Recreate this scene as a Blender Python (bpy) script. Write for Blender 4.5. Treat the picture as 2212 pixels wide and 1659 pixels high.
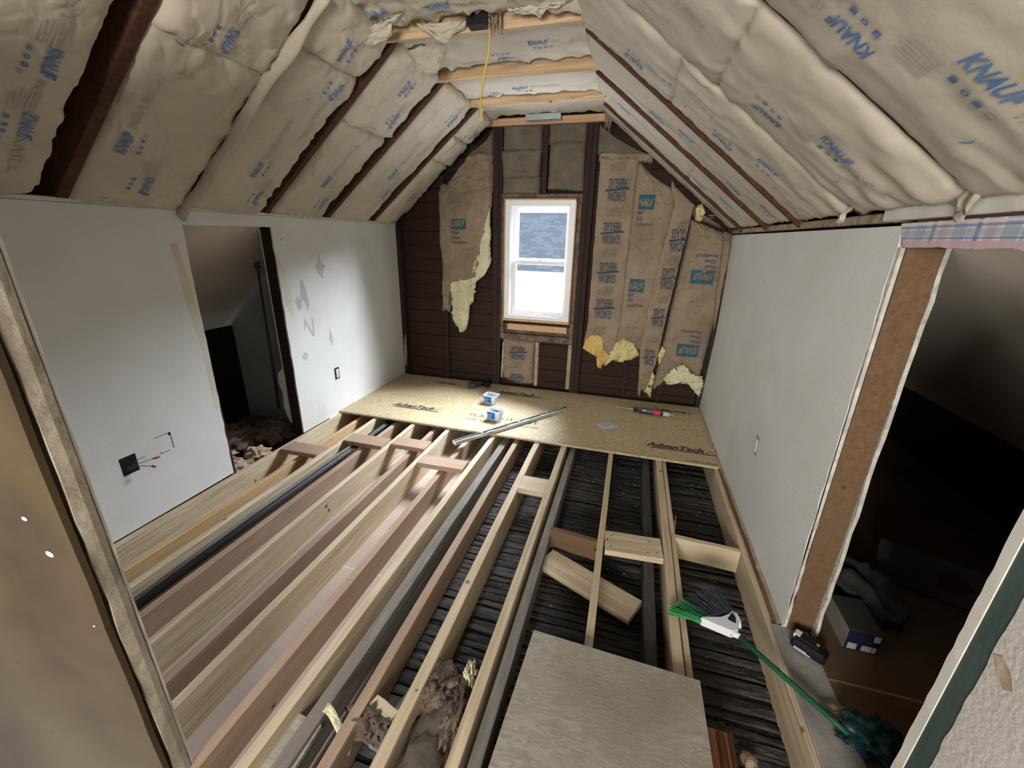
import bpy, bmesh, math, random
from mathutils import Vector, Matrix, noise
random.seed(7)
S = bpy.context.scene
COL = S.collection
for o in list(bpy.data.objects): bpy.data.objects.remove(o)

# ------------------------------------------------------------------ camera
cam_d = bpy.data.cameras.new('camera'); cam = bpy.data.objects.new('camera', cam_d); COL.objects.link(cam)
cam_d.sensor_width = 36; cam_d.sensor_fit = 'HORIZONTAL'; cam_d.lens = 14.554; cam_d.clip_start = .02
_r = (0.96166, 0.27336, 0.02189); _u = (-0.11094, 0.31479, 0.94266); _b = (0.25079, -0.90895, 0.33304)
cam.matrix_world = Matrix(((_r[0], _u[0], _b[0], 0), (_r[1], _u[1], _b[1], 0), (_r[2], _u[2], _b[2], 1.5921), (0, 0, 0, 1)))
S.camera = cam
# ------------------------------------------------------------------ world, lights, exposure
S.view_settings.view_transform = 'Standard'; S.view_settings.look = 'None'; S.view_settings.gamma = 1
S.view_settings.use_curve_mapping = False; S.view_settings.exposure = 0.8
W = bpy.data.worlds.new('overcast'); S.world = W; W.use_nodes = True
W.node_tree.nodes['Background'].inputs[0].default_value = (.86, .93, 1, 1)
W.node_tree.nodes['Background'].inputs[1].default_value = 0.95
def area(name, loc, target, sx, sy, power, color):
    d = bpy.data.lights.new(name, 'AREA'); d.shape = 'RECTANGLE'; d.size = sx; d.size_y = sy; d.energy = power; d.color = color
    o = bpy.data.objects.new(name, d); COL.objects.link(o); o.location = loc
    o.rotation_euler = (Vector(target) - Vector(loc)).to_track_quat('-Z', 'Y').to_euler(); return o
area('sky_light_gable_window', (.05, 6.0, 2.9), (-.93, 4.3, 1.35), 2.8, 1.5, 1750, (.90, .95, 1))
area('low_fill_light', (-1.0, 5.6, -.4), (-.93, 4.3, 1.6), 2.4, 1.2, 140, (.97, .98, 1))  # added lamp outside below the sill, sending fill light up through the window
area('rear_fill_light', (-.5, -3.0, 1.55), (-.9, 2.5, 1.3), 1.5, 1.3, 150, (1, .95, .88))  # added fill lamp behind the camera, shining through an opening invented for it

# ------------------------------------------------------------------ constants
XL, XR, YB = -2.549, .807, 4.30
ULx, ULz = .770, .638
# ------------------------------------------------------------------ materials
def mat(name, c1, c2=None, scale=6, rough=.8, bump=0, stretch=(1, 1, 1), spots=None, spot_scale=18, spot_t=.18, bscale=None, detail=4, dist=0, metal=0, c3=None, c3scale=1.2, bdist=.01, c3t=(.45, .7), crum=0, crumk=.35):
    m = bpy.data.materials.new(name); m.use_nodes = True; N = m.node_tree.nodes; Lk = m.node_tree.links
    P = N['Principled BSDF']; P.inputs['Roughness'].default_value = rough; P.inputs['Metallic'].default_value = metal
    P.inputs['Specular IOR Level'].default_value = .25
    P.inputs['Base Color'].default_value = (*c1, 1)
    if c2 is None and not bump: return m
    tc = N.new('ShaderNodeTexCoord'); oi = N.new('ShaderNodeObjectInfo'); mu = N.new('ShaderNodeMath'); mu.operation = 'MULTIPLY'; mu.inputs[1].default_value = 37
    Lk.new(oi.outputs['Random'], mu.inputs[0])
    add = N.new('ShaderNodeVectorMath'); add.operation = 'ADD'; Lk.new(tc.outputs['Object'], add.inputs[0]); Lk.new(mu.outputs[0], add.inputs[1])
    mp = N.new('ShaderNodeMapping'); mp.inputs['Scale'].default_value = stretch; Lk.new(add.outputs[0], mp.inputs[0])
    nz = N.new('ShaderNodeTexNoise'); nz.inputs['Scale'].default_value = scale; nz.inputs['Detail'].default_value = detail; nz.inputs['Distortion'].default_value = dist
    Lk.new(mp.outputs[0], nz.inputs['Vector'])
    out = None
    if c2 is not None:
        rp = N.new('ShaderNodeValToRGB'); rp.color_ramp.elements[0].position = .32; rp.color_ramp.elements[1].position = .68
        rp.color_ramp.elements[0].color = (*c1, 1); rp.color_ramp.elements[1].color = (*c2, 1); Lk.new(nz.outputs['Fac'], rp.inputs[0]); out = rp.outputs[0]
        def mixin(fac, col, prev):
            mx = N.new('ShaderNodeMix'); mx.data_type = 'RGBA'; Lk.new(fac, mx.inputs['Factor']); Lk.new(prev, mx.inputs[6]); mx.inputs[7].default_value = (*col, 1); return mx.outputs[2]
        if c3 is not None:
            n2 = N.new('ShaderNodeTexNoise'); n2.inputs['Scale'].default_value = c3scale; n2.inputs['Detail'].default_value = 5; Lk.new(add.outputs[0], n2.inputs['Vector'])
            r2 = N.new('ShaderNodeMapRange'); r2.inputs[1].default_value = c3t[0]; r2.inputs[2].default_value = c3t[1]; Lk.new(n2.outputs['Fac'], r2.inputs[0]); out = mixin(r2.outputs[0], c3, out)
        if spots is not None:
            v = N.new('ShaderNodeTexVoronoi'); v.inputs['Scale'].default_value = spot_scale; Lk.new(add.outputs[0], v.inputs['Vector'])
            r3 = N.new('ShaderNodeMapRange'); r3.inputs[1].default_value = spot_t; r3.inputs[2].default_value = spot_t * .5; Lk.new(v.outputs['Distance'], r3.inputs[0]); out = mixin(r3.outputs[0], spots, out)
        Lk.new(out, P.inputs['Base Color'])
    if bump:
        nb = nz
        if bscale:
            nb = N.new('ShaderNodeTexNoise'); nb.inputs['Scale'].default_value = bscale; nb.inputs['Detail'].default_value = 6; Lk.new(mp.outputs[0], nb.inputs['Vector'])
        b = N.new('ShaderNodeBump'); b.inputs['Strength'].default_value = bump; b.inputs['Distance'].default_value = bdist; Lk.new(nb.outputs['Fac'], b.inputs['Height']); Lk.new(b.outputs[0], P.inputs['Normal'])
        if crum:
            nd = N.new('ShaderNodeTexNoise'); nd.inputs['Scale'].default_value = crum * .6; Lk.new(add.outputs[0], nd.inputs['Vector'])
            sc = N.new('ShaderNodeVectorMath'); sc.operation = 'MULTIPLY_ADD'; Lk.new(nd.outputs['Color'], sc.inputs[0]); sc.inputs[1].default_value = (.45, .45, .45); Lk.new(add.outputs[0], sc.inputs[2])
            vo = N.new('ShaderNodeTexVoronoi'); vo.feature = 'DISTANCE_TO_EDGE'; vo.inputs['Scale'].default_value = crum; Lk.new(sc.outputs[0], vo.inputs['Vector'])
            mr = N.new('ShaderNodeMapRange'); mr.interpolation_type = 'SMOOTHSTEP'; mr.inputs[1].default_value = 0; mr.inputs[2].default_value = .16; Lk.new(vo.outputs['Distance'], mr.inputs[0])
            b2 = N.new('ShaderNodeBump'); b2.inputs['Strength'].default_value = crumk; b2.inputs['Distance'].default_value = .01; Lk.new(mr.outputs[0], b2.inputs['Height']); Lk.new(b.outputs[0], b2.inputs['Normal']); Lk.new(b2.outputs[0], P.inputs['Normal'])
    return m
def wood(name, light, dark, knot, tone=None, rough=.7, grain=1.0):
    return mat(name, light, dark, scale=5 * grain, rough=rough, bump=.15, stretch=(11, .5, 11), spots=knot, spot_scale=5.0, spot_t=.085, detail=5, dist=.8, c3=tone, c3scale=2.2)
M = {}
M['plaster'] = mat('old_white_plaster', (.74, .75, .75), (.68, .69, .68), scale=3, rough=.75, bump=.08, bscale=60, c3=(.60, .57, .50), c3scale=2.0, c3t=(.62, .85), spots=(.30, .29, .27), spot_scale=2.1, spot_t=.022)
M['closet_plaster'] = mat('closet_plaster', (.68, .62, .53), (.60, .55, .47), scale=3, rough=.8)
M['gypsum'] = mat('cut_gypsum_edge', (.66, .64, .58), (.38, .36, .32), scale=22, rough=.9, bump=.6, bscale=40)
M['kraft'] = mat('kraft_facing_new', (.57, .51, .415), (.52, .465, .375), scale=5, rough=.7, bump=.35, bscale=7, bdist=.022, dist=.8, crum=5.5, crumk=.32, c3=(.47, .415, .33), c3scale=1.5)
M['kraft_pale'] = mat('kraft_facing_pale', (.60, .55, .46), (.55, .50, .41), scale=5, rough=.65, bump=.28, bscale=6, bdist=.02, dist=.8, crum=3.0, crumk=.16, c3=(.50, .445, .36), c3scale=1.3)
M['kraft_old'] = mat('kraft_facing_old', (.305, .24, .17), (.255, .20, .14), scale=6, rough=.65, bump=.5, bscale=10, bdist=.024, dist=1.0, crum=7, crumk=.5, c3=(.215, .165, .115), c3scale=2.4)
M['kraft_aged'] = mat('kraft_facing_aged', (.155, .13, .098), (.115, .098, .073), scale=7, rough=.8, bump=.6, bscale=10, bdist=.02)
M['print_blue'] = mat('print_blue', (.10, .19, .40), (.16, .25, .44), scale=30, rough=.8)
M['print_faint'] = mat('print_faint_grey', (.40, .38, .36), (.46, .42, .35), scale=30, rough=.8)
M['print_teal'] = mat('print_teal', (.03, .095, .14), (.045, .12, .165), scale=12, rough=.8)
M['print_navy'] = mat('print_navy', (.03, .045, .08), (.055, .07, .11), scale=20, rough=.8)
M['print_brown'] = mat('print_dull_brown', (.17, .13, .10), (.22, .17, .12), scale=30, rough=.8)
M['print_black'] = mat('stamp_black', (.05, .045, .04), (.12, .10, .07), scale=40, rough=.8)
M['print_green'] = mat('print_dull_green', (.08, .10, .08), (.12, .13, .095), scale=20, rough=.8)
M['wood_new'] = wood('new_lumber', (.68, .575, .42), (.43, .325, .205), (.20, .11, .06), tone=(.58, .47, .32))
M['wood_honey'] = wood('honey_lumber', (.60, .41, .22), (.47, .31, .16), (.18, .08, .03))
M['wood_pink'] = wood('old_fir_lumber', (.43, .31, .225), (.33, .225, .16), (.10, .045, .03), tone=(.36, .24, .18))
M['wood_brown'] = wood('brown_stud', (.17, .098, .052), (.12, .066, .034), (.035, .016, .01), tone=(.14, .085, .048))
M['wood_grey'] = mat('dusty_grey_lumber', (.26, .24, .21), (.17, .155, .14), scale=9, rough=.9, bump=.3, stretch=(5, .6, 5), spots=(.45, .43, .38), spot_scale=60, spot_t=.12, c3=(.22, .19, .16), c3scale=3)
M['wood_black'] = mat('sooty_lumber', (.07, .066, .062), (.04, .037, .035), scale=8, rough=.9, bump=.3, stretch=(5, .6, 5))
M['stud_dark'] = mat('dark_stained_stud', (.036, .022, .019), (.022, .013, .011), scale=6, rough=.75, bump=.2, stretch=(8, 8, .6), spots=(.25, .23, .2), spot_scale=34, spot_t=.07)
M['rafter'] = mat('dark_rafter', (.10, .042, .024), (.055, .022, .014), scale=6, rough=.8, bump=.2, stretch=(6, 6, 6), spots=(.3, .26, .2), spot_scale=22, spot_t=.05)
M['sheath'] = mat('dark_sheathing_board', (.047, .022, .016), (.027, .013, .010), scale=5, rough=.8, bump=.25, stretch=(.6, 7, 7), spots=(.28, .24, .2), spot_scale=26, spot_t=.045)
M['osb'] = mat('oriented_strand_deck', (.66, .55, .36), (.34, .25, .13), scale=17, rough=.5, bump=.1, stretch=(1, 2.4, 1), detail=2, dist=3.0, c3=(.50, .405, .26), c3scale=3, spots=(.16, .10, .05), spot_scale=14, spot_t=.07)
M['osb_edge'] = mat('strand_deck_edge', (.42, .30, .17), (.26, .17, .09), scale=30, rough=.9, bump=.4, stretch=(1, 1, 6))
M['osb_dusty'] = mat('dusty_strand_sheet', (.43, .40, .34), (.30, .275, .23), scale=18, rough=.42, bump=.16, stretch=(1, 2.4, 1), detail=6, dist=1.4, c3=(.27, .235, .19), c3scale=2.2, spots=(.55, .5, .4), spot_scale=16, spot_t=.05)
M['panel'] = mat('old_brown_plywood', (.072, .046, .022), (.034, .021, .011), scale=2.6, rough=.8, bump=.1, stretch=(1, 1, 1), detail=5, dist=.6, c3=(.092, .066, .028), c3scale=1.3, c3t=(.42, .62), spots=(.025, .015, .01), spot_scale=7, spot_t=.06)
M['lath'] = mat('black_lath', (.075, .070, .064), (.022, .020, .019), scale=10, rough=.75, bump=1, bscale=22, stretch=(.5, 2, 2), bdist=.02, spots=(.16, .14, .12), spot_scale=42, spot_t=.11)
M['dust'] = mat('black_dust_bed', (.030, .028, .027), (.012, .011, .011), scale=18, rough=.8, bump=1, bscale=26, bdist=.03, spots=(.2, .18, .15), spot_scale=38, spot_t=.1)
M['pinkboard'] = mat('pinkish_ceiling_board', (.46, .365, .315), (.40, .31, .265), scale=3, rough=.85, bump=.1, bscale=30, spots=(.68, .6, .52), spot_scale=55, spot_t=.1)
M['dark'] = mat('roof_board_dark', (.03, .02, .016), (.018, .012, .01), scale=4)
M['vinyl'] = mat('white_vinyl', (.80, .81, .83), rough=.35)
M['paint_white'] = mat('white_paint_edge', (.72, .70, .64), (.60, .58, .52), scale=12, rough=.7)
M['pine'] = wood('pine_trim', (.62, .40, .25), (.50, .30, .18), (.12, .05, .03))
M['rough_pale'] = mat('splintered_pale_edge', (.46, .37, .28), (.26, .20, .15), scale=16, rough=.9, bump=.6, bscale=30)
M['rough_trim'] = mat('weathered_rough_trim', (.20, .155, .115), (.08, .058, .045), scale=16, rough=.9, bump=.7, bscale=26)
M['wool_yellow'] = mat('yellow_glass_wool', (.78, .70, .38), (.60, .50, .22), scale=14, rough=1, bump=1, bscale=30, bdist=.03)
M['wool_pale'] = mat('pale_glass_wool', (.80, .77, .55), (.64, .59, .36), scale=12, rough=1, bump=1, bscale=30, bdist=.03)
M['wool_orange'] = mat('ochre_glass_wool', (.66, .43, .12), (.75, .60, .26), scale=9, rough=1, bump=1, bscale=30, bdist=.03)
M['wool_brown'] = mat('brown_glass_wool', (.19, .14, .108), (.10, .072, .056), scale=12, rough=1, bump=1, bscale=30, bdist=.03)
M['wool_pink'] = mat('pinkish_glass_wool', (.58, .44, .33), (.40, .28, .2), scale=14, rough=1, bump=1, bscale=30, bdist=.03)
M['black'] = mat('black_plastic', (.012, .012, .014), rough=.4)
M['steel'] = mat('brushed_aluminium', (.62, .64, .66), rough=.35, metal=.7)
M['galv'] = mat('galvanised_metal', (.30, .38, .42), (.42, .48, .5), scale=10, rough=.4, metal=.6)
M['red'] = mat('red_print', (.55, .04, .04), rough=.5)
M['blue_label'] = mat('blue_label', (.04, .20, .52), (.03, .12, .36), scale=6, rough=.5)
M['navy_box'] = mat('navy_cardboard', (.018, .022, .065), rough=.7)
M['green_bristle'] = mat('green_bristle', (.05, .34, .11), (.03, .24, .08), scale=60, rough=.5)
M['grey_bristle'] = mat('charcoal_bristle', (.075, .09, .11), (.05, .06, .075), scale=60, rough=.5)
M['green_handle'] = mat('green_metal_handle', (.012, .085, .04), rough=.45)
M['white_plastic'] = mat('white_plastic', (.74, .76, .78), rough=.4)
M['copper_wood'] = mat('reddish_brown_glaze', (.30, .13, .07), (.22, .09, .045), scale=8, rough=.4)
M['cable_yellow'] = mat('yellow_cable_sheath', (.62, .48, .10), rough=.5)
M['cable_black'] = mat('black_pipe', (.03, .032, .036), rough=.45)
M['wire_copper'] = mat('grey_brown_wire', (.22, .16, .12), rough=.5)
M['green_strip'] = mat('dark_green_gypsum_strip', (.045, .075, .065), (.065, .095, .082), scale=5, rough=.85, bump=.2, bscale=40, spots=(.25, .27, .25), spot_scale=9, spot_t=.04)
M['textured_white'] = mat('textured_off_white', (.60, .56, .52), (.54, .50, .46), scale=5, rough=.85, bump=.3, bscale=70, c3=(.50, .45, .40), c3scale=3, c3t=(.62, .8))
M['brown_floor'] = mat('brown_hardboard', (.16, .085, .045), (.11, .06, .034), scale=2.5, rough=.75, c3=(.19, .13, .08), c3scale=1.5)
M['grey_cloth'] = mat('dull_grey_cloth', (.09, .085, .078), (.06, .056, .052), scale=7, rough=.9)
M['teal_bag'] = mat('dark_teal_film', (.018, .065, .075), (.01, .03, .04), scale=6, rough=.3)
M['shingle_a'] = mat('blue_grey_shingle', (.30, .345, .41), (.25, .285, .345), scale=14, rough=.9, bump=.3)
M['shingle_b'] = mat('dark_blue_grey_shingle', (.24, .27, .325), (.20, .23, .28), scale=14, rough=.9, bump=.3)
M['snow'] = mat('white_siding', (.9, .9, .9), rough=.8)
def glass(name, col, t):
    m = bpy.data.materials.new(name); m.use_nodes = True; N = m.node_tree.nodes; Lk = m.node_tree.links
    for n in list(N):
        if n.type == 'BSDF_PRINCIPLED': N.remove(n)
    a = N.new('ShaderNodeBsdfTransparent'); a.inputs[0].default_value = (*col, 1)
    g = N.new('ShaderNodeBsdfGlossy'); g.inputs['Roughness'].default_value = .05; g.inputs[0].default_value = (.9, .95, 1, 1)
    if name != 'window_glass':
        N.remove(g); g = N.new('ShaderNodeBsdfPrincipled'); g.inputs['Base Color'].default_value = (*col, 1); g.inputs['Roughness'].default_value = .25
    x = N.new('ShaderNodeMixShader'); x.inputs[0].default_value = 1 - t; Lk.new(a.outputs[0], x.inputs[1]); Lk.new(g.outputs[0], x.inputs[2])
    Lk.new(x.outputs[0], N['Material Output'].inputs[0]); return m
M['glass'] = glass('window_glass', (.97, .985, 1), .95)
M['clear'] = glass('clear_plastic', (.80, .88, .94), .45)
def plaid():
    m = bpy.data.materials.new('plaid_wallpaper'); m.use_nodes = True; N = m.node_tree.nodes; Lk = m.node_tree.links; P = N['Principled BSDF']; P.inputs['Roughness'].default_value = .8
    tc = N.new('ShaderNodeTexCoord'); sx = N.new('ShaderNodeSeparateXYZ'); Lk.new(tc.outputs['Object'], sx.inputs[0])
    def band(out, period, lo, hi, phase):
        a = N.new('ShaderNodeMath'); a.operation = 'MULTIPLY_ADD'; a.inputs[1].default_value = 1 / period; a.inputs[2].default_value = phase; Lk.new(out, a.inputs[0])
        f = N.new('ShaderNodeMath'); f.operation = 'FRACT'; Lk.new(a.outputs[0], f.inputs[0])
        g = N.new('ShaderNodeMath'); g.operation = 'GREATER_THAN'; g.inputs[1].default_value = lo; Lk.new(f.outputs[0], g.inputs[0])
        l = N.new('ShaderNodeMath'); l.operation = 'LESS_THAN'; l.inputs[1].default_value = hi; Lk.new(f.outputs[0], l.inputs[0])
        k = N.new('ShaderNodeMath'); k.operation = 'MULTIPLY'; Lk.new(g.outputs[0], k.inputs[0]); Lk.new(l.outputs[0], k.inputs[1]); return k.outputs[0]
    cur = None
    def mx(fac, col, prev, w=.75):
        q = N.new('ShaderNodeMath'); q.operation = 'MULTIPLY'; q.inputs[1].default_value = w; Lk.new(fac, q.inputs[0])
        n = N.new('ShaderNodeMix'); n.data_type = 'RGBA'; Lk.new(q.outputs[0], n.inputs['Factor'])
        if prev is None: n.inputs[6].default_value = (.62, .62, .62, 1)
        else: Lk.new(prev, n.inputs[6])
        n.inputs[7].default_value = (*col, 1); return n.outputs[2]
    Y, Z = sx.outputs[1], sx.outputs[2]
    cur = mx(band(Y, .17, .05, .42, 0), (.36, .42, .52), None)
    cur = mx(band(Y, .17, .55, .72, 0), (.62, .38, .42), cur)
    cur = mx(band(Y, .17, .84, .93, 0), (.12, .14, .34), cur)
    cur = mx(band(Y, .055, .0, .12, .3), (.75, .75, .78), cur, .8)
    ph = -1.592 / .075
    cur = mx(band(Z, .075, .30, .36, ph), (.16, .18, .42), cur)
    cur = mx(band(Z, .075, .40, .62, ph), (.30, .38, .46), cur, .55)
    cur = mx(band(Z, .075, .70, .78, ph), (.20, .20, .42), cur)
    cur = mx(band(Z, .075, .82, .90, ph), (.72, .72, .76), cur)
    cur = mx(band(Z, .075, .0, .24, ph), (.62, .42, .47), cur, .9)
    Lk.new(cur, P.inputs['Base Color']); return m
M['plaid'] = plaid()

# ------------------------------------------------------------------ helpers
def link(name, verts, faces, m, parent=None, smooth=False, loc=None):
    me = bpy.data.meshes.new(name); me.from_pydata([tuple(v) for v in verts], [], faces); me.update()
    if smooth:
        me.polygons.foreach_set('use_smooth', [True] * len(me.polygons))
    if m is not None: me.materials.append(m)
    o = bpy.data.objects.new(name, me); COL.objects.link(o)
    if loc is not None: o.location = loc
    if parent is not None: o.parent = parent
    return o
def tag(o, label=None, cat=None, group=None, kind=None):
    if label: o['label'] = label
    if cat: o['category'] = cat
    if group: o['group'] = group
    if kind: o['kind'] = kind
    return o
def empty(name, loc, label=None, cat=None, group=None, kind=None, rz=0):
    o = bpy.data.objects.new(name, None); COL.objects.link(o); o.location = loc; o.rotation_euler = (0, 0, rz); o.empty_display_size = .1
    return tag(o, label, cat, group, kind)
def box_v(x0, x1, y0, y1, z0, z1, bev=.002):
    bm = bmesh.new(); bmesh.ops.create_cube(bm, size=1)
    for v in bm.verts: v.co = Vector(((x0 + x1) / 2 + v.co.x * (x1 - x0), (y0 + y1) / 2 + v.co.y * (y1 - y0), (z0 + z1) / 2 + v.co.z * (z1 - z0)))
    if bev: bmesh.ops.bevel(bm, geom=bm.edges[:], offset=bev, segments=1, affect='EDGES')
    return bm
def bm_link(name, bm, m, parent=None, smooth=False):
    me = bpy.data.meshes.new(name); bm.to_mesh(me); bm.free(); me.materials.append(m)
    if smooth: me.polygons.foreach_set('use_smooth', [True] * len(me.polygons))
    o = bpy.data.objects.new(name, me); COL.objects.link(o)
    if parent is not None: o.parent = parent
    return o
def box(name, x0, x1, y0, y1, z0, z1, m, parent=None, bev=.002):
    """axis aligned box; origin at the centre of its base, local coordinates relative to the parent's"""
    cx, cy = (x0 + x1) / 2, (y0 + y1) / 2
    o = bm_link(name, box_v(x0 - cx, x1 - cx, y0 - cy, y1 - cy, 0, z1 - z0, bev), m, parent); o.location = (cx, cy, z0); return o
def board(name, a, b, w, h, m, parent=None, roll=0, n=10, jit=.0012):
    """lumber running from a to b (centre of its TOP face), width w, height h below, grain along local Y"""
    a, b = Vector(a), Vector(b); d = b - a; L = d.length; V = []; F = []
    n = max(2, n)
    for i in range(n + 1):
        y = L * i / n; jx, jz = random.uniform(-jit, jit), random.uniform(-jit, jit); c = .003
        prof = [(-w/2 + c, 0), (w/2 - c, 0), (w/2, -c), (w/2, -h + c), (w/2 - c, -h), (-w/2 + c, -h), (-w/2, -h + c), (-w/2, -c)]
        V += [(px + jx, y, pz + jz) for px, pz in prof]
    for i in range(n):
        for k in range(8):
            p, q = i * 8 + k, i * 8 + (k + 1) % 8; F.append((p, q, q + 8, p + 8))
    F.append(tuple(reversed(range(8)))); F.append(tuple(n * 8 + k for k in range(8)))
    F = [tuple(reversed(f)) for f in F]
    o = link(name, V, F, m, parent)
    yv = d.normalized(); up = Vector((0, 0, 1)) if abs(yv.z) < .95 else Vector((0, 1, 0))
    xv = yv.cross(up).normalized(); zv = xv.cross(yv)
    R = Matrix((xv, yv, zv)).transposed()
    if roll: R = R @ Matrix.Rotation(roll, 3, 'Y')
    o.matrix_local = Matrix.Translation(a) @ R.to_4x4(); return o
def tube(name, pts, r, m, parent=None, seg=10, radii=None):
    pts = [Vector(p) for p in pts]; V = []; F = []; prev = None
    for i, p in enumerate(pts):
        t = (pts[min(i + 1, len(pts) - 1)] - pts[max(i - 1, 0)]).normalized()
        x = t.cross(Vector((0, 0, 1)));
        if x.length < .05: x = t.cross(Vector((0, 1, 0)))
        x.normalize(); z = x.cross(t); rr = radii[i] if radii else r
        V += [p + x * rr * math.cos(2 * math.pi * k / seg) + z * rr * math.sin(2 * math.pi * k / seg) for k in range(seg)]
    for i in range(len(pts) - 1):
        for k in range(seg):
            a, b = i * seg + k, i * seg + (k + 1) % seg; F.append((a, a + seg, b + seg, b))
    F.append(tuple(range(seg))); F.append(tuple(reversed([(len(pts) - 1) * seg + k for k in range(seg)])))
    return link(name, V, F, m, parent, True)
def lathe(name, prof, m, parent=None, seg=20, loc=(0, 0, 0), axis=None):
    V = []; F = []
    for r, z in prof: V += [(r * math.cos(2 * math.pi * k / seg), r * math.sin(2 * math.pi * k / seg), z) for k in range(seg)]
    for i in range(len(prof) - 1):
        for k in range(seg):
            a, b = i * seg + k, i * seg + (k + 1) % seg; F.append((a, b, b + seg, a + seg))
    F.append(tuple(reversed(range(seg)))); F.append(tuple((len(prof) - 1) * seg + k for k in range(seg)))
    o = link(name, V, F, m, parent, True); o.location = loc
    if axis is not None: o.rotation_euler = Vector(axis).to_track_quat('Z', 'Y').to_euler()
    return o
def nz(x, y, z=0): return noise.noise(Vector((x, y, z)))
def prism(name, pts, axis, a0, a1, m, parent=None, loc=None):
    """polygon pts in the two other axes, extruded along axis from a0 to a1"""
    def P(u, v, a): return {'x': (a, u, v), 'y': (u, a, v), 'z': (u, v, a)}[axis]
    n = len(pts); V = [P(u, v, a0) for u, v in pts] + [P(u, v, a1) for u, v in pts]
    F = [tuple(range(n)), tuple(range(2 * n - 1, n - 1, -1))] + [(i, i + n, (i + 1) % n + n, (i + 1) % n) for i in range(n)]
    bm = bmesh.new(); vs = [bm.verts.new(v) for v in V]
    for f in F: bm.faces.new([vs[i] for i in f])
    bmesh.ops.recalc_face_normals(bm, faces=bm.faces); o = bm_link(name, bm, m, parent)
    if loc: o.location = loc
    return o
def jag(p0, p1, n, amp):
    """points from p0 to p1 with a torn sideways wobble"""
    out = []; d = Vector(p1) - Vector(p0); nn = Vector((-d.y, d.x)).normalized()
    for i in range(n):
        q = Vector(p0) + d * i / n + (nn * random.uniform(-amp, amp) if i else Vector((0, 0))); out.append((q.x, q.y))
    return out

# ---- flat print laid on a surface
_tc = {}
def text_geo(s, bold=.0, shear=0, maxe=.3):
    k = (s, bold, shear)
    if k in _tc: return _tc[k]
    cu = bpy.data.curves.new('t', 'FONT'); cu.body = s; cu.size = 1; cu.resolution_u = 2; cu.offset = bold; cu.shear = shear
    cu.align_x = 'LEFT'; cu.align_y = 'BOTTOM_BASELINE'
    o = bpy.data.objects.new('t', cu); COL.objects.link(o)
    dg = bpy.context.evaluated_depsgraph_get(); me = bpy.data.meshes.new_from_object(o.evaluated_get(dg))
    bm = bmesh.new(); bm.from_mesh(me); bmesh.ops.triangulate(bm, faces=bm.faces)
    for _ in range(3):
        es = [e for e in bm.edges if e.calc_length() > maxe]
        if es: bmesh.ops.subdivide_edges(bm, edges=es, cuts=1); bmesh.ops.triangulate(bm, faces=bm.faces)
    V = [v.co.copy() for v in bm.verts]; F = [tuple(v.index for v in f.verts) for f in bm.faces]; bm.free()
    bpy.data.objects.remove(o); bpy.data.curves.remove(cu); bpy.data.meshes.remove(me)
    x0 = min(v.x for v in V); x1 = max(v.x for v in V); h = max(v.y for v in V)
    V = [((v.x - x0), v.y) for v in V]; _tc[k] = (V, F, x1 - x0, h); return _tc[k]
class Print:
    """collects flat ink shapes, mapped by fn(a,b)->Vector onto the surface"""
    def __init__(s, fn): s.fn = fn; s.V = {}; s.F = {}
    def add(s, key, V, F):
        a = s.V.setdefault(key, []); f = s.F.setdefault(key, []); n = len(a)
        a += [s.fn(*p) for p in V]; f += [tuple(i + n for i in q) for q in F]
    def text(s, key, st, org, du, dv, h, length=None, bold=.02, shear=.25):
        V, F, w, hh = text_geo(st, bold, shear); kx = (length / w) if length else h / hh; ky = h / hh
        s.add(key, [(org[0] + du[0] * x * kx + dv[0] * y * ky, org[1] + du[1] * x * kx + dv[1] * y * ky) for x, y in V], F)
    def rect(s, key, org, du, dv, w, h, x0=0, y0=0, shear=0):
        n = max(1, int(w / .02)); q = max(1, int(h / .02)); V = []; F = []
        for i in range(n + 1):
            for k in range(q + 1):
                y = k / q; xx = x0 + w * i / n + shear * y * h; yy = y0 + h * y; V.append((org[0] + du[0] * xx + dv[0] * yy, org[1] + du[1] * xx + dv[1] * yy))
        for i in range(n):
            for k in range(q): a = i * (q + 1) + k; F.append((a, a + q + 1, a + q + 2, a + 1))
        s.add(key, V, F)
    def done(s, parent, names):
        for k in s.V: link(names.get(k, 'printed_lettering'), s.V[k], s.F[k], M[k], parent)['kind'] = 'stuff'

# ------------------------------------------------------------------ structure: roof boards, walls, floors
def quadslab(name, pts, th, m, parent=None, kind='structure'):
    p = [Vector(q) for q in pts]; nn = (p[1] - p[0]).cross(p[2] - p[0]).normalized() * th
    o = link(name, p + [q + nn for q in p], [(0, 1, 2, 3), (7, 6, 5, 4), (0, 4, 5, 1), (1, 5, 6, 2), (2, 6, 7, 3), (3, 7, 4, 0)], m, parent)
    if kind and parent is None: o['kind'] = kind
    return o
def SL(y, s, n=0): return Vector((XL + ULx * s + .638 * n, y, 1.70 + ULz * s - .770 * n))
def SR(y, s, n=0): return Vector((XR - .783 * s - .622 * n, y, 1.68 + .622 * s - .783 * n))
def CE(x, y, n=0): return Vector((x, y, 2.62 - n))
ceiling = empty('ceiling', (0, 0, 0), kind='structure')
quadslab('roof_boarding', [SL(-2.6, -2.2, -.17), SL(4.6, -2.2, -.17), SL(4.6, 2.2, -.17), SL(-2.6, 2.2, -.17)], .03, M['dark'], ceiling)
quadslab('roof_boarding', [SR(-2.6, 2.2, -.17), SR(4.6, 2.2, -.17), SR(4.6, -2.2, -.17), SR(-2.6, -2.2, -.17)], .03, M['dark'], ceiling)
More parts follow.
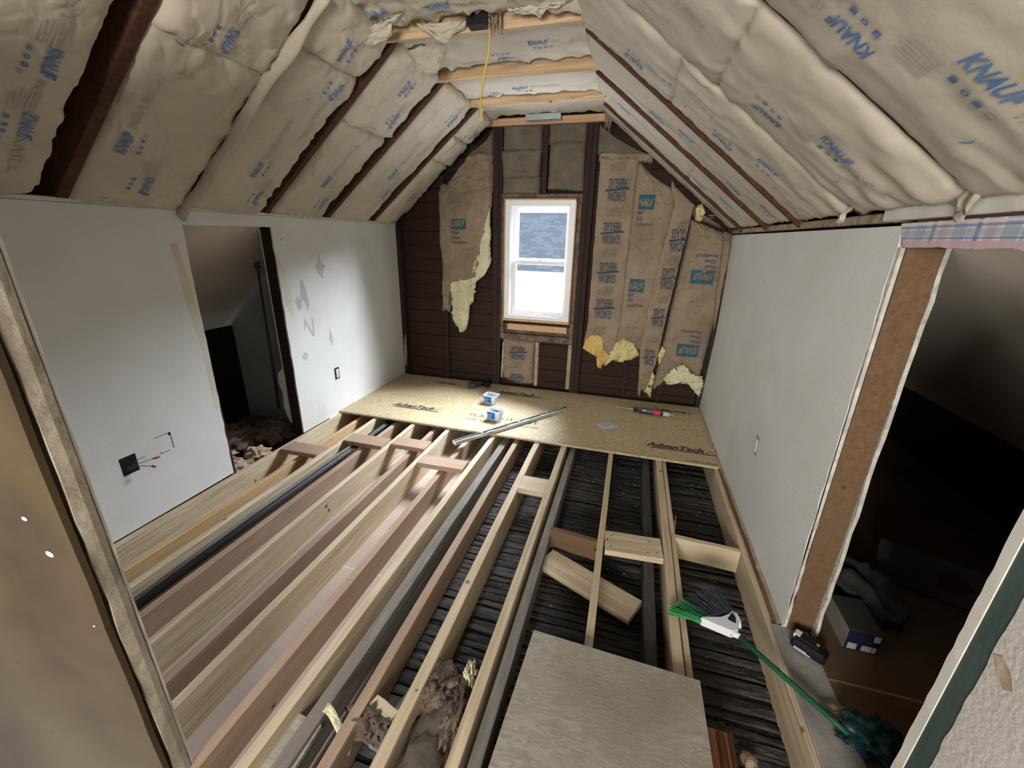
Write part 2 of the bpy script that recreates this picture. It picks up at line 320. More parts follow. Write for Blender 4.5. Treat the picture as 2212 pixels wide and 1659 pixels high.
# rafters (left slope, right slope) as children of the ceiling
for y, w in ((.18, .045), (.80, .045), (1.42, .05), (1.985, .04), (2.57, .045), (3.21, .045), (3.87, .045)):
    board('rafter', SL(y, -.12, -.15), SL(y, 1.62, -.15), w, .145, M['rafter'], ceiling, roll=0)
for y, w in ((.15, .045), (.76, .045), (1.39, .04), (2.0, .04), (2.618, .034), (3.214, .036), (3.897, .036)):
    nn = .008 if y > 2.5 else -.02
    board('rafter', SR(y, -.0, nn - .135), SR(y, 1.50, nn - .135), w, .135, M['rafter'], ceiling, roll=0)
M['tie_old'] = wood('tie_beam_lumber', (.66, .50, .32), (.42, .27, .16), (.2, .1, .05))
for y, z in ((1.28, 2.60), (1.9, 2.60), (2.50, 2.60), (3.12, 2.595), (3.735, 2.60)):
    board('collar_tie', (-1.50, y, z + .10), (-.33, y, z + .10), .03, .10, M['tie_old'], ceiling)
board('gable_plate', (-1.50, 4.285, 2.64), (-.30, 4.285, 2.64), .04, .06, M['pine'], ceiling)

# left knee wall : plaster board with door opening, studs behind
wl = empty('wall_left', (XL, 2.4, 0), kind='structure')
def wl_prism(name, pts, x0, x1, m): return prism(name, [(a - 2.4, b) for a, b in pts], 'x', x0 - XL, x1 - XL, m, wl)
wl_prism('plaster_board', [(.56, -.02), (1.921, -.012)] + jag((1.921, -.012), (1.953, 1.622), 26, .004)[1:] + [(1.953, 1.622)] + jag((1.953, 1.622), (2.60, 1.625), 10, .003)[1:] + [(2.60, 1.625)] + jag((2.60, 1.625), (2.597, .0), 24, .004)[1:] + [(2.597, -.016), (4.30, -.016), (4.30, 1.70), (.56, 1.70)], XL - .013, XL, M['plaster'])
for y in (.9, 1.45, 1.93, 2.63, 3.2, 3.8, 4.27):
    h1 = 1.66
    box('stud', -.103, -.0135, y - 2.4 - .02, y - 2.4 + .02, -.19, h1, M['stud_dark'], wl)
box('jamb_stud', -.105, -.012, .199, .240, -.19, 1.625, M['stud_dark'], wl)
wl_prism('closet_side_board', [(2.601, .35), (2.66, .35), (2.66, 1.63), (2.601, 1.63)], XL - .118, XL - .106, M['paint_white'])
prism('torn_board_strip', [(-.118 , .05), (-.15, .1), (-.175, .2), (-.16, .33), (-.19, .42), (-.17, .5), (-.118, .55)], 'y', .205, .215, M['paint_white'], wl)
box('top_plate', -.10, .012, -1.8, 1.9, 1.702, 1.722, M['paint_white'], wl, .004)
wl_prism('closet_side_backing', [(2.66, 0), (4.3, 0), (4.3, 1.68), (2.66, 1.68)], XL - .118, XL - .106, M['closet_plaster'])
wl_prism('closet_side_backing', [(.56, 0), (1.93, 0), (1.93, 1.68), (.56, 1.68)], XL - .118, XL - .106, M['closet_plaster'])
# patches and stains with a shape of their own
for pts in ([(2.99, 1.33), (3.03, 1.37), (3.05, 1.44), (3.07, 1.36), (3.12, 1.33), (3.08, 1.29), (3.07, 1.22), (3.02, 1.27)],
            [(2.78, 1.10), (2.80, 1.22), (2.83, 1.24), (2.85, 1.16), (2.87, 1.04), (2.84, .98), (2.82, 1.06)],
            [(2.72, 1.08), (2.75, 1.12), (2.79, 1.08), (2.78, 1.02), (2.74, 1.0)], [(2.77, .82), (2.79, .94), (2.86, .8), (2.87, .93), (2.89, .92), (2.88, .76), (2.85, .77), (2.80, .88)],
            [(3.05, .70), (3.07, .80), (3.10, .72), (3.09, .62)], [(2.70, .62), (2.74, .66), (2.78, .63), (2.74, .58)]):
    wl_prism('bare_plaster_patch', pts, XL - .001, XL + .0006, M['kraft_aged'] if 0 else mat('grey_plaster_patch', (.50, .51, .52), (.46, .47, .48), scale=8) if 'pp' not in M else M['pp'])
wl_prism('glue_stain', [(1.86, 1.52), (1.90, 1.52), (1.91, 1.40), (1.935, 1.1), (1.94, .9), (1.93, .5), (1.90, .47), (1.90, .9), (1.87, 1.2)], XL - .001, XL + .0006, mat('tan_glue_stain', (.60, .54, .43), (.68, .64, .56), scale=8))
wl_prism('glue_stain', [(2.61, 1.45), (2.66, 1.3), (2.69, 1.1), (2.67, .95), (2.63, 1.05), (2.61, 1.2)], XL - .001, XL + .0006, mat('pale_glue_stain', (.62, .57, .45), (.68, .65, .58), scale=8))
# right knee wall
wr = empty('wall_right', (XR, 2.4, 0), kind='structure')
def wr_prism(name, pts, x0, x1, m, par=None): return prism(name, [(a - 2.4, b) for a, b in pts], 'x', x0 - XR, x1 - XR, m, par or wr)
wr_prism('plaster_board', [(4.30, 0.0), (4.17, .8), (4.20, 1.35), (4.24, 1.45), (4.24, 1.50), (4.29, 1.52), (4.315, 1.655), (1.69, 1.655)] + jag((1.69, 1.655), (1.652, 0.0), 34, .007)[1:] + [(1.652, 0.0)], XR, XR + .013, M['plaster'])
for y in (2.1, 2.7, 3.3, 3.9, 4.27):
    box('stud', .0135, .103, y - 2.42, y - 2.38, -.19, 1.66, M['stud_dark'], wr)
jb = box('jamb_stud', .0135, .112, 1.652 - 2.4, 1.692 - 2.4, -.03, 1.59, M['wood_brown'], wr)
wr_prism('closet_side_board', jag((1.63, -.03), (1.652, 1.59), 20, .006) + [(1.652, 1.59), (4.3, 1.59), (4.3, -.03)], XR + .113, XR + .126, M['gypsum'])
wr_prism('cut_board_edge', jag((1.643, 0.01), (1.683, 1.59), 30, .006) + [(1.683, 1.59)] + [(1.662, 1.59), (1.650, 0.01)][::1], XR + .0005, XR + .0125, M['gypsum'])
wr_prism('plaid_wallpaper_strip', [(1.655, 1.592)] + jag((1.655, 1.592), (.0, 1.592), 40, .003)[1:] + [(.0, 1.592), (.0, 1.665), (1.70, 1.662)], XR - .001, XR + .012, M['plaid'])
wr_prism('header_strip', [(-2.5, 1.665), (-2.5, 1.60), (0, 1.60), (0, 1.665)], XR, XR + .012, M['plaid'])
box('header', .0135, .105, -1.46, -.75, 1.595, 1.70, M['wood_brown'], wr)
box('top_plate', -.004, .11, -.65, 1.93, 1.668, 1.700, M['rough_pale'], wr, .004)
box('top_plate', -.012, .11, -2.6, -.60, 1.672, 1.712, M['paint_white'], wr, .004)
# near part of the right wall, past the door opening
wr_prism('near_wall_board', [(-2.5, -.02), (.876, -.02)] + jag((.876, -.02), (.884, 1.6), 70, .0022)[1:] + [(.862, 1.60), (-2.5, 1.60)], XR + .0005, XR + .013, M['textured_white'])
wr_prism('green_strip', [(.84, -.02), (.930, -.02), (.930, 1.60), (.84, 1.60)], XR + .002, XR + .013, M['green_strip'])
wr_prism('bare_board_edge', [(.930, -.02), (.956, -.02)] + jag((.956, -.02), (.956, 1.6), 50, .0018)[1:] + [(.956, 1.6), (.930, 1.6)], XR - .001, XR + .013, M['paint_white'])
wr_prism('bare_paper_patch', [(.876, .80), (.85, .77), (.83, .76), (.815, .775), (.83, .80), (.86, .815)], XR - .0006, XR + .002, M['rough_pale'])
box('jamb_stud', .0135, .112, .905 - 2.4, .948 - 2.4, -.03, 1.59, M['wood_brown'], wr)
wr_prism('closet_side_board', [(-2.5, -.03), (.95, -.03), (.95, 1.59), (-2.5, 1.59)], XR + .113, XR + .126, M['gypsum'])
# back gable wall
wb = empty('wall_back', (-.87, YB, 0), kind='structure')
OX = -.87
def gable_top(x):
    return min(1.70 + (x - XL) * .8286, 1.68 + (XR - x) * .794, 2.62) + .16
for i in range(19):
    z0 = -.22 + i * .143; zt = z0 + .139
    xa = max(XL - .12, XL + max(0, (zt - 1.86)) / .8286); xb = min(XR + .12, XR - max(0, (zt - 1.84)) / .794)
    if xb - xa < .15: break
    dy = random.uniform(-.003, .003)
    holes = [(xa, xb)]
    if zt > .78 and z0 < 1.95: holes = [(xa, -1.29), (-.59, xb)]
    for a, b in holes:
        p = box('sheathing_plank', a - OX, b - OX, .08 + dy, .10 + dy, z0, zt, M['sheath'], wb, .003)
prism('outer_backing', [(XL - .2 - OX, -.3), (XR + .2 - OX, -.3), (XR + .2 - OX, 1.7), (XR - 1.18 - OX, 2.85), (XL + 1.15 - OX, 2.85), (XL - .2 - OX, 1.7)][:0] or [(XL - .2 - OX, -.3), (-1.29 - OX, -.3), (-1.29 - OX, 2.85), (XL + 1.15 - OX, 2.85), (XL - .2 - OX, 1.7)], 'y', .115, .13, M['dark'], wb)
prism('outer_backing', [(-.59 - OX, -.3), (XR + .2 - OX, -.3), (XR + .2 - OX, 1.7), (XR - 1.18 - OX, 2.85), (-.59 - OX, 2.85)], 'y', .115, .13, M['dark'], wb)
prism('outer_backing', [(-1.29 - OX, -.3), (-.59 - OX, -.3), (-.59 - OX, .77), (-1.29 - OX, .77)], 'y', .115, .13, M['dark'], wb)
prism('outer_backing', [(-1.29 - OX, 1.945), (-.59 - OX, 1.945), (-.59 - OX, 2.85), (-1.29 - OX, 2.85)], 'y', .115, .13, M['dark'], wb)
def gstud(x0, x1, z0=-.02, z1=None, m='stud_dark', y0=0, y1=.082, name='stud'):
    z1 = z1 if z1 is not None else gable_top((x0 + x1) / 2) - .13
    return box(name, x0 - OX, x1 - OX, y0, y1, z0, z1, M[m], wb, .003)
gstud(-2.549, -2.50); gstud(-2.03, -1.975, y0=.04); gstud(-1.43, -1.375, z1=2.60); gstud(-1.374, -1.335, z1=2.60, y0=.004)
gstud(-.94, -.89, z0=1.99, z1=2.60); gstud(-.535, -.485, z1=2.60); gstud(-.484, -.435, z1=2.60, y0=.005); gstud(.02, .06, y0=.05); gstud(.38, .42, y0=.05); gstud(.765, .807)
gstud(-2.55, .807, z0=-.06, z1=-.003, name='bottom_plate')
gstud(-1.335, -.535, z0=1.965, z1=2.00, m='rough_trim', y0=.0, name='window_header')
gstud(-1.335, -.535, z0=.535, z1=.60, m='rough_trim', name='rough_sill')
gstud(-1.335, -1.30, z0=.60, z1=1.965, m='rough_trim', name='trim_edge'); gstud(-.575, -.536, z0=.60, z1=1.965, m='rough_trim', name='trim_edge')
gstud(-1.335, -.535, z0=.60, z1=.70, m='rough_trim', y0=.05, name='rough_sill')
gstud(-.932, -.895, z0=.03, z1=.53, m='rough_pale', y0=-.006); gstud(-.575, -.535, z0=.03, z1=.53, m='rough_pale', y0=-.006)
gstud(-1.25, -.60, z0=.650, z1=.715, m='pine', y0=-.02, y1=.05, name='sill_board')
prism('pale_splinter', [(-1.318 - OX, .10), (-1.30 - OX, .50), (-1.285 - OX, .5), (-1.29 - OX, .2), (-1.30 - OX, .08)], 'y', -.015, 0, M['rough_pale'], wb)
prism('pale_splinter', [(-2.54 - OX, .15), (-2.52 - OX, .42), (-2.50 - OX, .5), (-2.50 - OX, .25), (-2.52 - OX, .1)], 'y', -.02, -.004, M['rough_pale'], wb)
# near partition, brown panel with cut board edge, on the left of the opening
wn = empty('wall_near', (-1.2, .5, 0), kind='structure')
prism('plywood_panel', [(-1.35, -.6), (0.0, -.6)] + jag((0.0, -.6), (.0, 2.1), 20, .004)[1:] + [(.0, 2.1), (-1.35, 2.1)], 'y', -.017, -.003, M['panel'], wn)
box('core_stud', -.09, -.008, -.003, .013, -.6, 2.1, M['dark'], wn, 0)
ev = []; nE = 44
for i in range(nE + 1):
    z = -.6 + 2.7 * i / nE; j = .004 * nz(z * 5, 3.3) + random.uniform(-.002, .002); k = random.uniform(-.003, .003)
    ev += [(-.05, .004 + k, z), (j * .6, .006 + k, z), (j * .5 + .003, .030, z), (.001 + j * .4, .046 + k * .5, z), (-.05, .050, z)]
ef = []
for i in range(nE):
    for q in range(4): a = i * 5 + q; ef.append((a, a + 1, a + 6, a + 5))
link('cut_board_edge', ev, [tuple(reversed(f)) for f in ef], mat('dirty_board_edge', (.40, .35, .27), (.25, .21, .16), scale=9, rough=.9, bump=.5, bscale=30, spots=(.10, .08, .06), spot_scale=11, spot_t=.07), wn, False)
box('room_side_board', -1.35, -.002, .050, .056, -.6, 2.1, M['paint_white'], wn, 0)
for x, z, r in ((-.14, .93, .011), (-.10, .835, .016), (-.04, .62, .004)):
    o = lathe('paint_drop', [(r * .7, 0), (r, .001), (r * .6, .003)], M['white_plastic'], wn, 12, (x, -.017, z), (0, -1, 0)); o.scale = (1, .6, 1)
# rear of the attic, behind the photographer
wrr = empty('wall_rear', (0, -2.5, 0), kind='structure')
for x0, x1, z0, z1 in ((-2.7, -1.3, -.3, 2.8), (.3, 1.1, -.3, 2.8), (-1.3, .3, -.3, .9), (-1.3, .3, 2.1, 2.8)):
    box('gable_board', x0, x1, -.1, 0, z0, z1, M['kraft_old'], wrr, 0)
box('stair_side_board', -2.56, -2.545, 0, 3.0, -.3, 1.75, M['plaster'], wrr, 0)
# floors
fl = empty('floor', (0, 0, -.2), kind='structure')
box('ceiling_board', -2.66, -.90, .565, 4.4, -.03, .008, M['pinkboard'], fl, 0)
box('ceiling_board', -1.19, -.90, .25, .565, -.03, .008, M['pinkboard'], fl, 0)
for y in (1.55, 2.55, 3.55): box('board_seam_tape', -2.6, -.9, y, y + .004, .008, .0088, M['paint_white'], fl, 0)
box('dust_bed', -.90, .80, .2, 4.4, -.05, -.012, M['dust'], fl, 0)
# lath strips of the ceiling below, each one a piece
laths = []
for k in range(5):
    V = []; F = []; n = 54; Lx = 1.64
    for i in range(n + 1):
        x = Lx * i / n; w = .018 + .007 * nz(x * 5, k * 7.1); lump = .012 * max(0, nz(x * 13, k * 3.7)) + .006 * nz(x * 6, k) + .005 * nz(x * 34, k * 2.2)
        wob = .006 * nz(x * 2.2, k * 5.5, 1)
        for (q, h) in ((-1, 0), (-.8, .004 + lump), (0, .006 + lump * .6 + .003 * nz(x * 30, k, 2)), (.8, .004 + .5 * lump), (1.05, .0)):
            V.append((x - Lx / 2, q * w + wob, h))
    for i in range(n):
        for q in range(4): a = i * 5 + q; F.append((a, a + 5, a + 6, a + 1))
    me = bpy.data.meshes.new('lath'); me.from_pydata(V, [], F); me.update(); me.materials.append(M['lath']); laths.append(me)
y = .32
while y < 4.25:
    o = bpy.data.objects.new('lath', random.choice(laths)); COL.objects.link(o); o.parent = fl
    o.location = (-.055 + random.uniform(-.01, .01), y, -.008 + random.uniform(-.003, .003)); o.rotation_euler = (random.uniform(-.25, .25), random.uniform(-.003, .003), random.uniform(-.02, .02)); y += .0415 + random.uniform(-.006, .006)
# debris bed between: plaster keys
V = []; F = []
for i in range(620):
    x, y = random.uniform(-.85, .73), random.uniform(.4, 3.4); r = random.choice((.003, .004, .006, .010)) * random.uniform(.6, 1.3); n0 = len(V); a = random.random() * 6
    for k in range(5): V.append((x + r * math.cos(a + k * 1.257) * random.uniform(.6, 1.3), y + r * math.sin(a + k * 1.257) * random.uniform(.6, 1.3), .0 + random.uniform(0, .004)))
    V.append((x, y, r * .8 + .004))
    for k in range(5): F.append((n0 + k, n0 + (k + 1) % 5, n0 + 5))
tag(link('plaster_crumbs', V, F, mat('plaster_crumb', (.19, .17, .15), (.05, .045, .042), scale=30, rough=.9), fl), kind='stuff')
box('landing_floor', -1.15, .8, -2.5, .2, -.05, .2, M['brown_floor'], fl, 0)
box('landing_edge', -1.15, .8, .2, .215, -.20, .2, M['wood_grey'], fl, 0)
# closets
cl = empty('closet_left', (-3.2, 2.6, 0), kind='structure')
quadslab('sloped_plaster', [SL(1.2, -2.0, -.02), SL(3.05, -2.0, -.02), SL(3.05, -.12, -.02), SL(1.2, -.12, -.02)], .012, M['closet_plaster'], cl).location = (3.2, -2.6, 0)
box('end_board', -1.0, .55, .42, .44, -.2, 1.75, mat('closet_end_board', (.42, .44, .45), (.36, .37, .38), scale=3), cl, 0)
box('end_board', -1.0, .55, -1.40, -1.38, -.2, 1.75, M['closet_plaster'], cl, 0)
box('closet_floor', -1.0, .55, -1.4, .45, -.26, -.17, M['wool_brown'], cl, 0)
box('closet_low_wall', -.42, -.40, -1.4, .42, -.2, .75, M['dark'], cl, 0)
cr = empty('closet_right', (1.6, 1.9, 0), kind='structure')
box('closet_floor', -.82, 1.4, -3.0, 2.4, -.04, -.005, M['brown_floor'], cr, 0)
box('closet_floor_seam', -.7, 1.4, -.46, -.45, -.005, -.003, M['osb_edge'], cr, 0)
box('worn_sill', -.830, -.69, -1.2, -.24, -.02, -.001, mat('dusty_grey_sill', (.36, .34, .32), (.25, .235, .22), scale=8, rough=.9, bump=.3, bscale=30), cr, .003)
quadslab('sloped_plaster', [SR(-2.5, -.13, -.02), SR(4.3, -.13, -.02), SR(4.3, -2.0, -.02), SR(-2.5, -2.0, -.02)], .012, M['closet_plaster'], cr).location = (-1.6, -1.9, 0)
box('end_board', -.70, 1.4, 2.38, 2.40, -.1, 1.8, M['closet_plaster'], cr, 0)
box('end_board', -.70, 1.4, -3.0, -2.98, -.1, 1.8, M['closet_plaster'], cr, 0)
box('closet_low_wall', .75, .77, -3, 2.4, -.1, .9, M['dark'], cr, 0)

# ------------------------------------------------------------------ window
win = empty('window_1', (-.94, 4.30, .77), kind='structure')
def wbx(name, x0, x1, z0, z1, y0, y1, m, par=None, bev=.003):
    p = par or win; o = box(name, x0 + .94, x1 + .94, y0, y1, z0 - .77, z1 - .77, m, win, bev); return o
for x0, x1, z0, z1 in ((-1.292, -1.235, .77, 1.945), (-.648, -.592, .77, 1.945), (-1.235, -.648, .77, .815), (-1.235, -.648, 1.885, 1.945)):
    wbx('frame_member', x0, x1, z0, z1, -.015, .11, M['vinyl'])
wbx('frame_lip', -1.236, -1.222, .80, 1.9, .0, .07, M['vinyl']); wbx('frame_lip', -.661, -.647, .80, 1.9, .0, .07, M['vinyl'])
for x0, x1, z0, z1 in ((-1.222, -1.172, 1.36, 1.885), (-.711 + .03, -.661, 1.36, 1.885), (-1.172, -.681, 1.835, 1.885), (-1.172, -.681, 1.36, 1.395)):
    wbx('upper_sash_rail', x0, x1, z0, z1, .06, .09, M['vinyl'])
for x0, x1, z0, z1 in ((-1.222, -1.178, .815, 1.375), (-.705 + .03, -.661, .815, 1.375), (-1.178, -.675, .815, .862), (-1.178, -.675, 1.335, 1.375)):
    wbx('lower_sash_rail', x0, x1, z0, z1, .02, .055, M['vinyl'])
wbx('glass_pane', -1.173, -.680, 1.394, 1.836, .074, .077, M['glass'], bev=0); wbx('glass_pane', -1.179, -.674, .861, 1.336, .036, .039, M['glass'], bev=0)
wbx('sash_lock', -.95, -.90, 1.375, 1.388, .025, .05, M['vinyl'])
wbx('pine_jamb', -1.303, -1.293, .76, 1.955, -.018, .08, M['pine']); wbx('pine_jamb', -.591, -.581, .76, 1.955, -.018, .08, M['pine'])
wbx('pine_jamb', -1.303, -.581, 1.946, 1.958, -.018, .08, M['pine']); wbx('pine_jamb', -1.303, -.581, .745, .769, -.02, .08, M['pine'])
# neighbouring house seen through it
nh = empty('neighbouring_house', (-3.3, 14.0, -3.45), 'neighbour house with blue grey shingled roof over a bright white wall outside the window', 'house')
box('white_wall', -5, 5, .25, .45, -1, 3.93, M['snow'], nh, 0)
rf = prism('roof', [(.0, 3.93), (.0, 4.0), (4.6, 7.22), (4.6, 6.9)], 'x', -5, 5, M['shingle_b'], nh)
box('gutter', -5, 5, -.10, .04, 3.90, 4.005, M['snow'], nh, .01)
sm = []
for m_ in ('shingle_a', 'shingle_b'):
    for w_ in (.30, .24):
        b_ = box_v(0, w_ - .006, 0, .19, 0, .010, .002); me = bpy.data.meshes.new('shingle'); b_.to_mesh(me); b_.free(); me.materials.append(M[m_]); sm.append((me, w_))
ang = math.atan2(3.22, 4.6)
for r_ in range(22):
    x = -1.75 + random.uniform(-.2, 0)
    while x < 1.75:
        me, w_ = random.choice(sm); o = bpy.data.objects.new('shingle', me); COL.objects.link(o); o.parent = rf
        s_ = r_ * .145; o.location = (x, s_ * math.cos(ang) - .02, 4.0 + s_ * math.sin(ang) + .006 + random.uniform(0, .003)); o.rotation_euler = (ang - .03, 0, 0); x += w_
box('ground_snow', -12, 12, 4.8, 20, -3.2, -3.0, M['snow'])['kind'] = 'structure'

# ------------------------------------------------------------------ insulation batts on the slopes and ceiling
def batt(name, label, group, FR, a0, a1, s0, s1, amp=.035, n0=-.012, edge=-.045, seed=0, crease=.014, flat=.5, m='kraft', jr=.010, lump=.013, folds=0, top_dip=.03, bot_dip=.05, prints=(), res=.022, sag=0, tear=.006, faint=True, big=1.0):
    """a: across the bay, s: along it. FR(a,s,n) gives the world point"""
    w = a1 - a0; L = s1 - s0
    def surf(a, s):
        u = min(1, max(0, (a - a0) / w)); v = min(1, max(0, (s - s0) / L)); q = abs(2 * u - 1)
        prof = max(0, 1 - q ** 9) ** flat
        dv = min(v, 1 - v) * L; ed = 1
        cut = bot_dip if v < .5 else top_dip
        if cut and dv < cut: ed = .45 + .55 * (dv / cut) ** .5
        k = prof * ed
        h = edge + (n0 - edge) * k + amp * k * (1 - q * q * .5)
        h += k * (lump * nz(a * 2.6 + seed, s * 2.1, seed) + lump * .4 * nz(a * 7, s * 6 + seed, seed * 2))
        r = 1 - abs(nz(a * 4.2 + s * 3.0 + seed * 3, s * 3.1 - a * 4.0, seed)); r2 = 1 - abs(nz(a * 9 - s * 5, s * 8 + a * 3 + seed, 5 + seed))
        near = .55 + .6 * q ** 2 + .9 * max(0, 1 - dv / .25)
        h += (crease * near * (max(0, r - .72) / .28) ** 2 + crease * .7 * near * (max(0, r2 - .75) / .25) ** 2) * (.3 + .7 * ed)
        h += sag * math.sin(math.pi * v) ** 2 * prof
        if folds and s < .62:
            t = (1 - s / .62) ** 1.3; h += folds * prof * t * (math.sin(a * 34 + 9 * s + 3 * nz(a * 2, s * 3, seed)) + .5 * math.sin(a * 61 - 14 * s + seed)) * (.5 + .5 * min(1, dv / .05))
        return h
    nu = max(10, int(w / res)); ns = max(10, int(L / (res * 1.15))); V = []; F = []
    for j in range(ns + 1):
        s = s0 + L * j / ns
        for i in range(nu + 1):
            a = a0 + w * i / nu; u = i / nu; q = abs(2 * u - 1); sgn = 1 if u > .5 else -1
            aw = a + sgn * q ** 6 * jr * (nz(s * 5.5, sgn * 9 + seed, seed * 1.7) + .5 * nz(s * 17, sgn * 3 + seed, 2))
            sv = 0
            if j in (0, ns): sv = tear * nz(a * 18, seed * 3.1 + j, 3) * 2
            V.append(FR(aw, s + sv, surf(a, s)))
    W1 = nu + 1; Hg = [[surf(a0 + w * i / nu, s0 + L * j / ns) for i in range(nu + 1)] for j in range(ns + 1)]
    def hgrid(a, s):
        u = min(nu - 1e-6, max(0, (a - a0) / w * nu)); v = min(ns - 1e-6, max(0, (s - s0) / L * ns)); i = int(u); j = int(v); fu = u - i; fv = v - j
        return (Hg[j][i] * (1 - fu) + Hg[j][i + 1] * fu) * (1 - fv) + (Hg[j + 1][i] * (1 - fu) + Hg[j + 1][i + 1] * fu) * fv
    for j in range(ns):
        for i in range(nu): p = j * W1 + i; F.append((p, p + 1, p + W1 + 1, p + W1))
    ring = [i for i in range(W1)] + [j * W1 + nu for j in range(1, ns + 1)] + [ns * W1 + i for i in range(nu - 1, -1, -1)] + [j * W1 for j in range(ns - 1, 0, -1)]
    b0 = len(V); cen = FR((a0 + a1) / 2, (s0 + s1) / 2, 0); dn = FR((a0 + a1) / 2, (s0 + s1) / 2, -1) - cen
    for i in ring: V.append(V[i] + dn * .075)
    for k in range(len(ring)):
        k2 = (k + 1) % len(ring); F.append((ring[k], b0 + k, b0 + k2, ring[k2]))
    F.append(tuple(b0 + k for k in range(len(ring))))
    V = [v - cen for v in V]
    o = link(name, V, F, M[m], None, True, cen); tag(o, label, 'insulation', group)
    if prints:
        P = Print(lambda a, s: FR(a, s, hgrid(a, s) + .0042) - cen)
        for (key, st, org, du, dv, h, ln, bold, shear) in prints:
            if st is None: P.rect(key, org, du, dv, ln, h)
            else: P.text(key, st, org, du, dv, h, ln, bold, shear)
        P.done(o, {'print_blue': 'printed_lettering', 'print_faint': 'faint_lettering', 'print_teal': 'printed_lettering', 'print_navy': 'printed_lettering', 'print_brown': 'small_print', 'print_green': 'printed_emblem'})
    return o
def knauf_prints(side, a0, a1, s0, s1, ac_up, ac_dn, shifts, fs=1.0, big=False):
    """one KNAUF reading up the slope, one reading down, every .86 m"""
    up_dv = (-1, 0) if side == 'L' else (1, 0); dn_dv = (1, 0) if side == 'L' else (-1, 0); out = []
    H = .046 * fs
    def inside(s, a=None): return s0 + .02 < s < s1 - .02
    for sh in shifts:
        st, en = sh - .0, sh - .125
        if inside(st) and inside(en): out.append(('print_blue', 'KNAUF', (ac_dn, st), (0, -1), dn_dv, H, .125 * fs, .03, .3))
        e2 = st - .14 * fs
        if inside(e2) and inside(e2 - .30): out.append(('print_faint', 'INSULATION', (ac_dn, e2), (0, -1), dn_dv, H * .8, .30, .0, .2))
        elif inside(e2) and inside(e2 - .15): out.append(('print_faint', 'INSUL', (ac_dn, e2), (0, -1), dn_dv, H * .8, .14, .0, .2))
        st = sh + .10
        if inside(st) and inside(st + .13): out.append(('print_blue', 'KNAUF', (ac_up, st), (0, 1), up_dv, H, .125 * fs, .03, .3))
        e2 = st + .14 * fs
        if inside(e2) and inside(e2 + .30): out.append(('print_faint', 'INSULATION', (ac_up, e2), (0, 1), up_dv, H * .8, .30, .0, .2))
        # rows of little square and round marks beside each name
        for base, d, dv_, ss in ((ac_dn, -1, dn_dv, sh - .02), (ac_up, 1, up_dv, sh + .12)):
            for k in range(4):
                sp = ss + d * k * .032; aa = base - dv_[0] * .052
                if inside(sp) and a0 + .03 < aa < a1 - .03:
                    if k % 2: out.append(('print_blue' if k < 3 else 'print_faint', '●' if 0 else 'O', (aa, sp), (0, d), dv_, .017, .018, .06, 0))
                    else: out.append(('print_blue', None, (aa, sp), (0, d), dv_, .016, .016, 0, 0))
        # paragraph of small print
        if inside(sh + .02) and inside(sh + .09):
            for k in range(7):
                aa = (ac_up + ac_dn) / 2 + (k - 3) * .013 + (.07 if side == 'L' else -.0)
                if a0 + .05 < aa < a1 - .03: out.append(('print_faint', None, (aa, sh + .005), (0, 1), (1, 0), .0035, .075 + .01 * (k % 3), 0, 0))
        sp = sh - .17
        if inside(sp): out.append(('print_blue', '(', (ac_up, sp), (0, 1), up_dv, .03, .012, .03, .3))
    return out
ordn = ['first', 'second', 'third', 'fourth', 'fifth', 'sixth', 'seventh']
LB = [.20, .82, 1.385, 1.975, 2.555, 3.185, 3.845, 4.29]; LT = [.78, 1.335, 1.965, 2.52, 3.135, 3.80, 4.285]
lsplit = [None, None, .956, 1.155, .88, None, 1.145]
for i in range(7):
    a0, a1 = (LB[i] + .025, LT[i]) if i else (.2, .78)
    if i: a0 = LB[i] + (.028 if i in (2, 4, 5, 6) else .0); a0 = {1: .83, 2: 1.452, 3: 1.985, 4: 2.60, 5: 3.24, 6: 3.90}[i]
    cu_, cd_ = a0 + .265, a0 + .37
    if i == 2: cd_, cu_ = a0 + .22, a0 + .10
    if i == 1: cd_, cu_ = a0 + .36, a0 + .20
    if i == 6: cu_, cd_ = a0 + .2, a0 + .28
    place = ordn[i - 1] + ' bay from the camera' if i < 4 else {4: 'third bay from the gable', 5: 'second bay from the gable', 6: 'bay next to the gable'}[i]
    shifts = (.245, 1.105); 
    if i == 1: shifts = (.46, .75, 1.3)
    if i == 5: shifts = (.46, 1.32)
    am = (.03, .03, .03, .03, .03, .028, .028)[i]
    parts = [(.01, 1.46)] if not lsplit[i] else [(.01, lsplit[i] + .004), (lsplit[i] - .006, 1.47)]
    if i == 6: parts = [(.01, .86), (.855, 1.145), (1.14, 1.46)]
    names = {1: [''], 2: ['lower ', 'upper '], 3: ['lower ', 'middle ', 'upper ']}[len(parts)]
    for k, (p0, p1) in enumerate(parts):
        if i == 0: lab = 'kraft faced batt on the left slope at the picture edge beside the camera'
        else: lab = names[k] + 'kraft faced insulation batt on left slope, ' + place
        lift = .004 if k else 0
        batt('insulation_batt', lab, 'kraft faced batts on the left slope', SL, a0, a1, p0, p1, amp=am + lift * 4, seed=i * 3.3 + k * 1.7, prints=knauf_prints('L', a0, a1, p0, p1, cu_, cd_, shifts) if i else (), edge=-.05 if i != 2 else -.02, jr=.016)
RB = [.20, .79, 1.402, 2.020, 2.640, 3.245, 3.935]; RT = [.745, 1.380, 1.988, 2.597, 3.186, 3.862, 4.285]
rsplit = [None, None, .745, .92, None, .62, None]
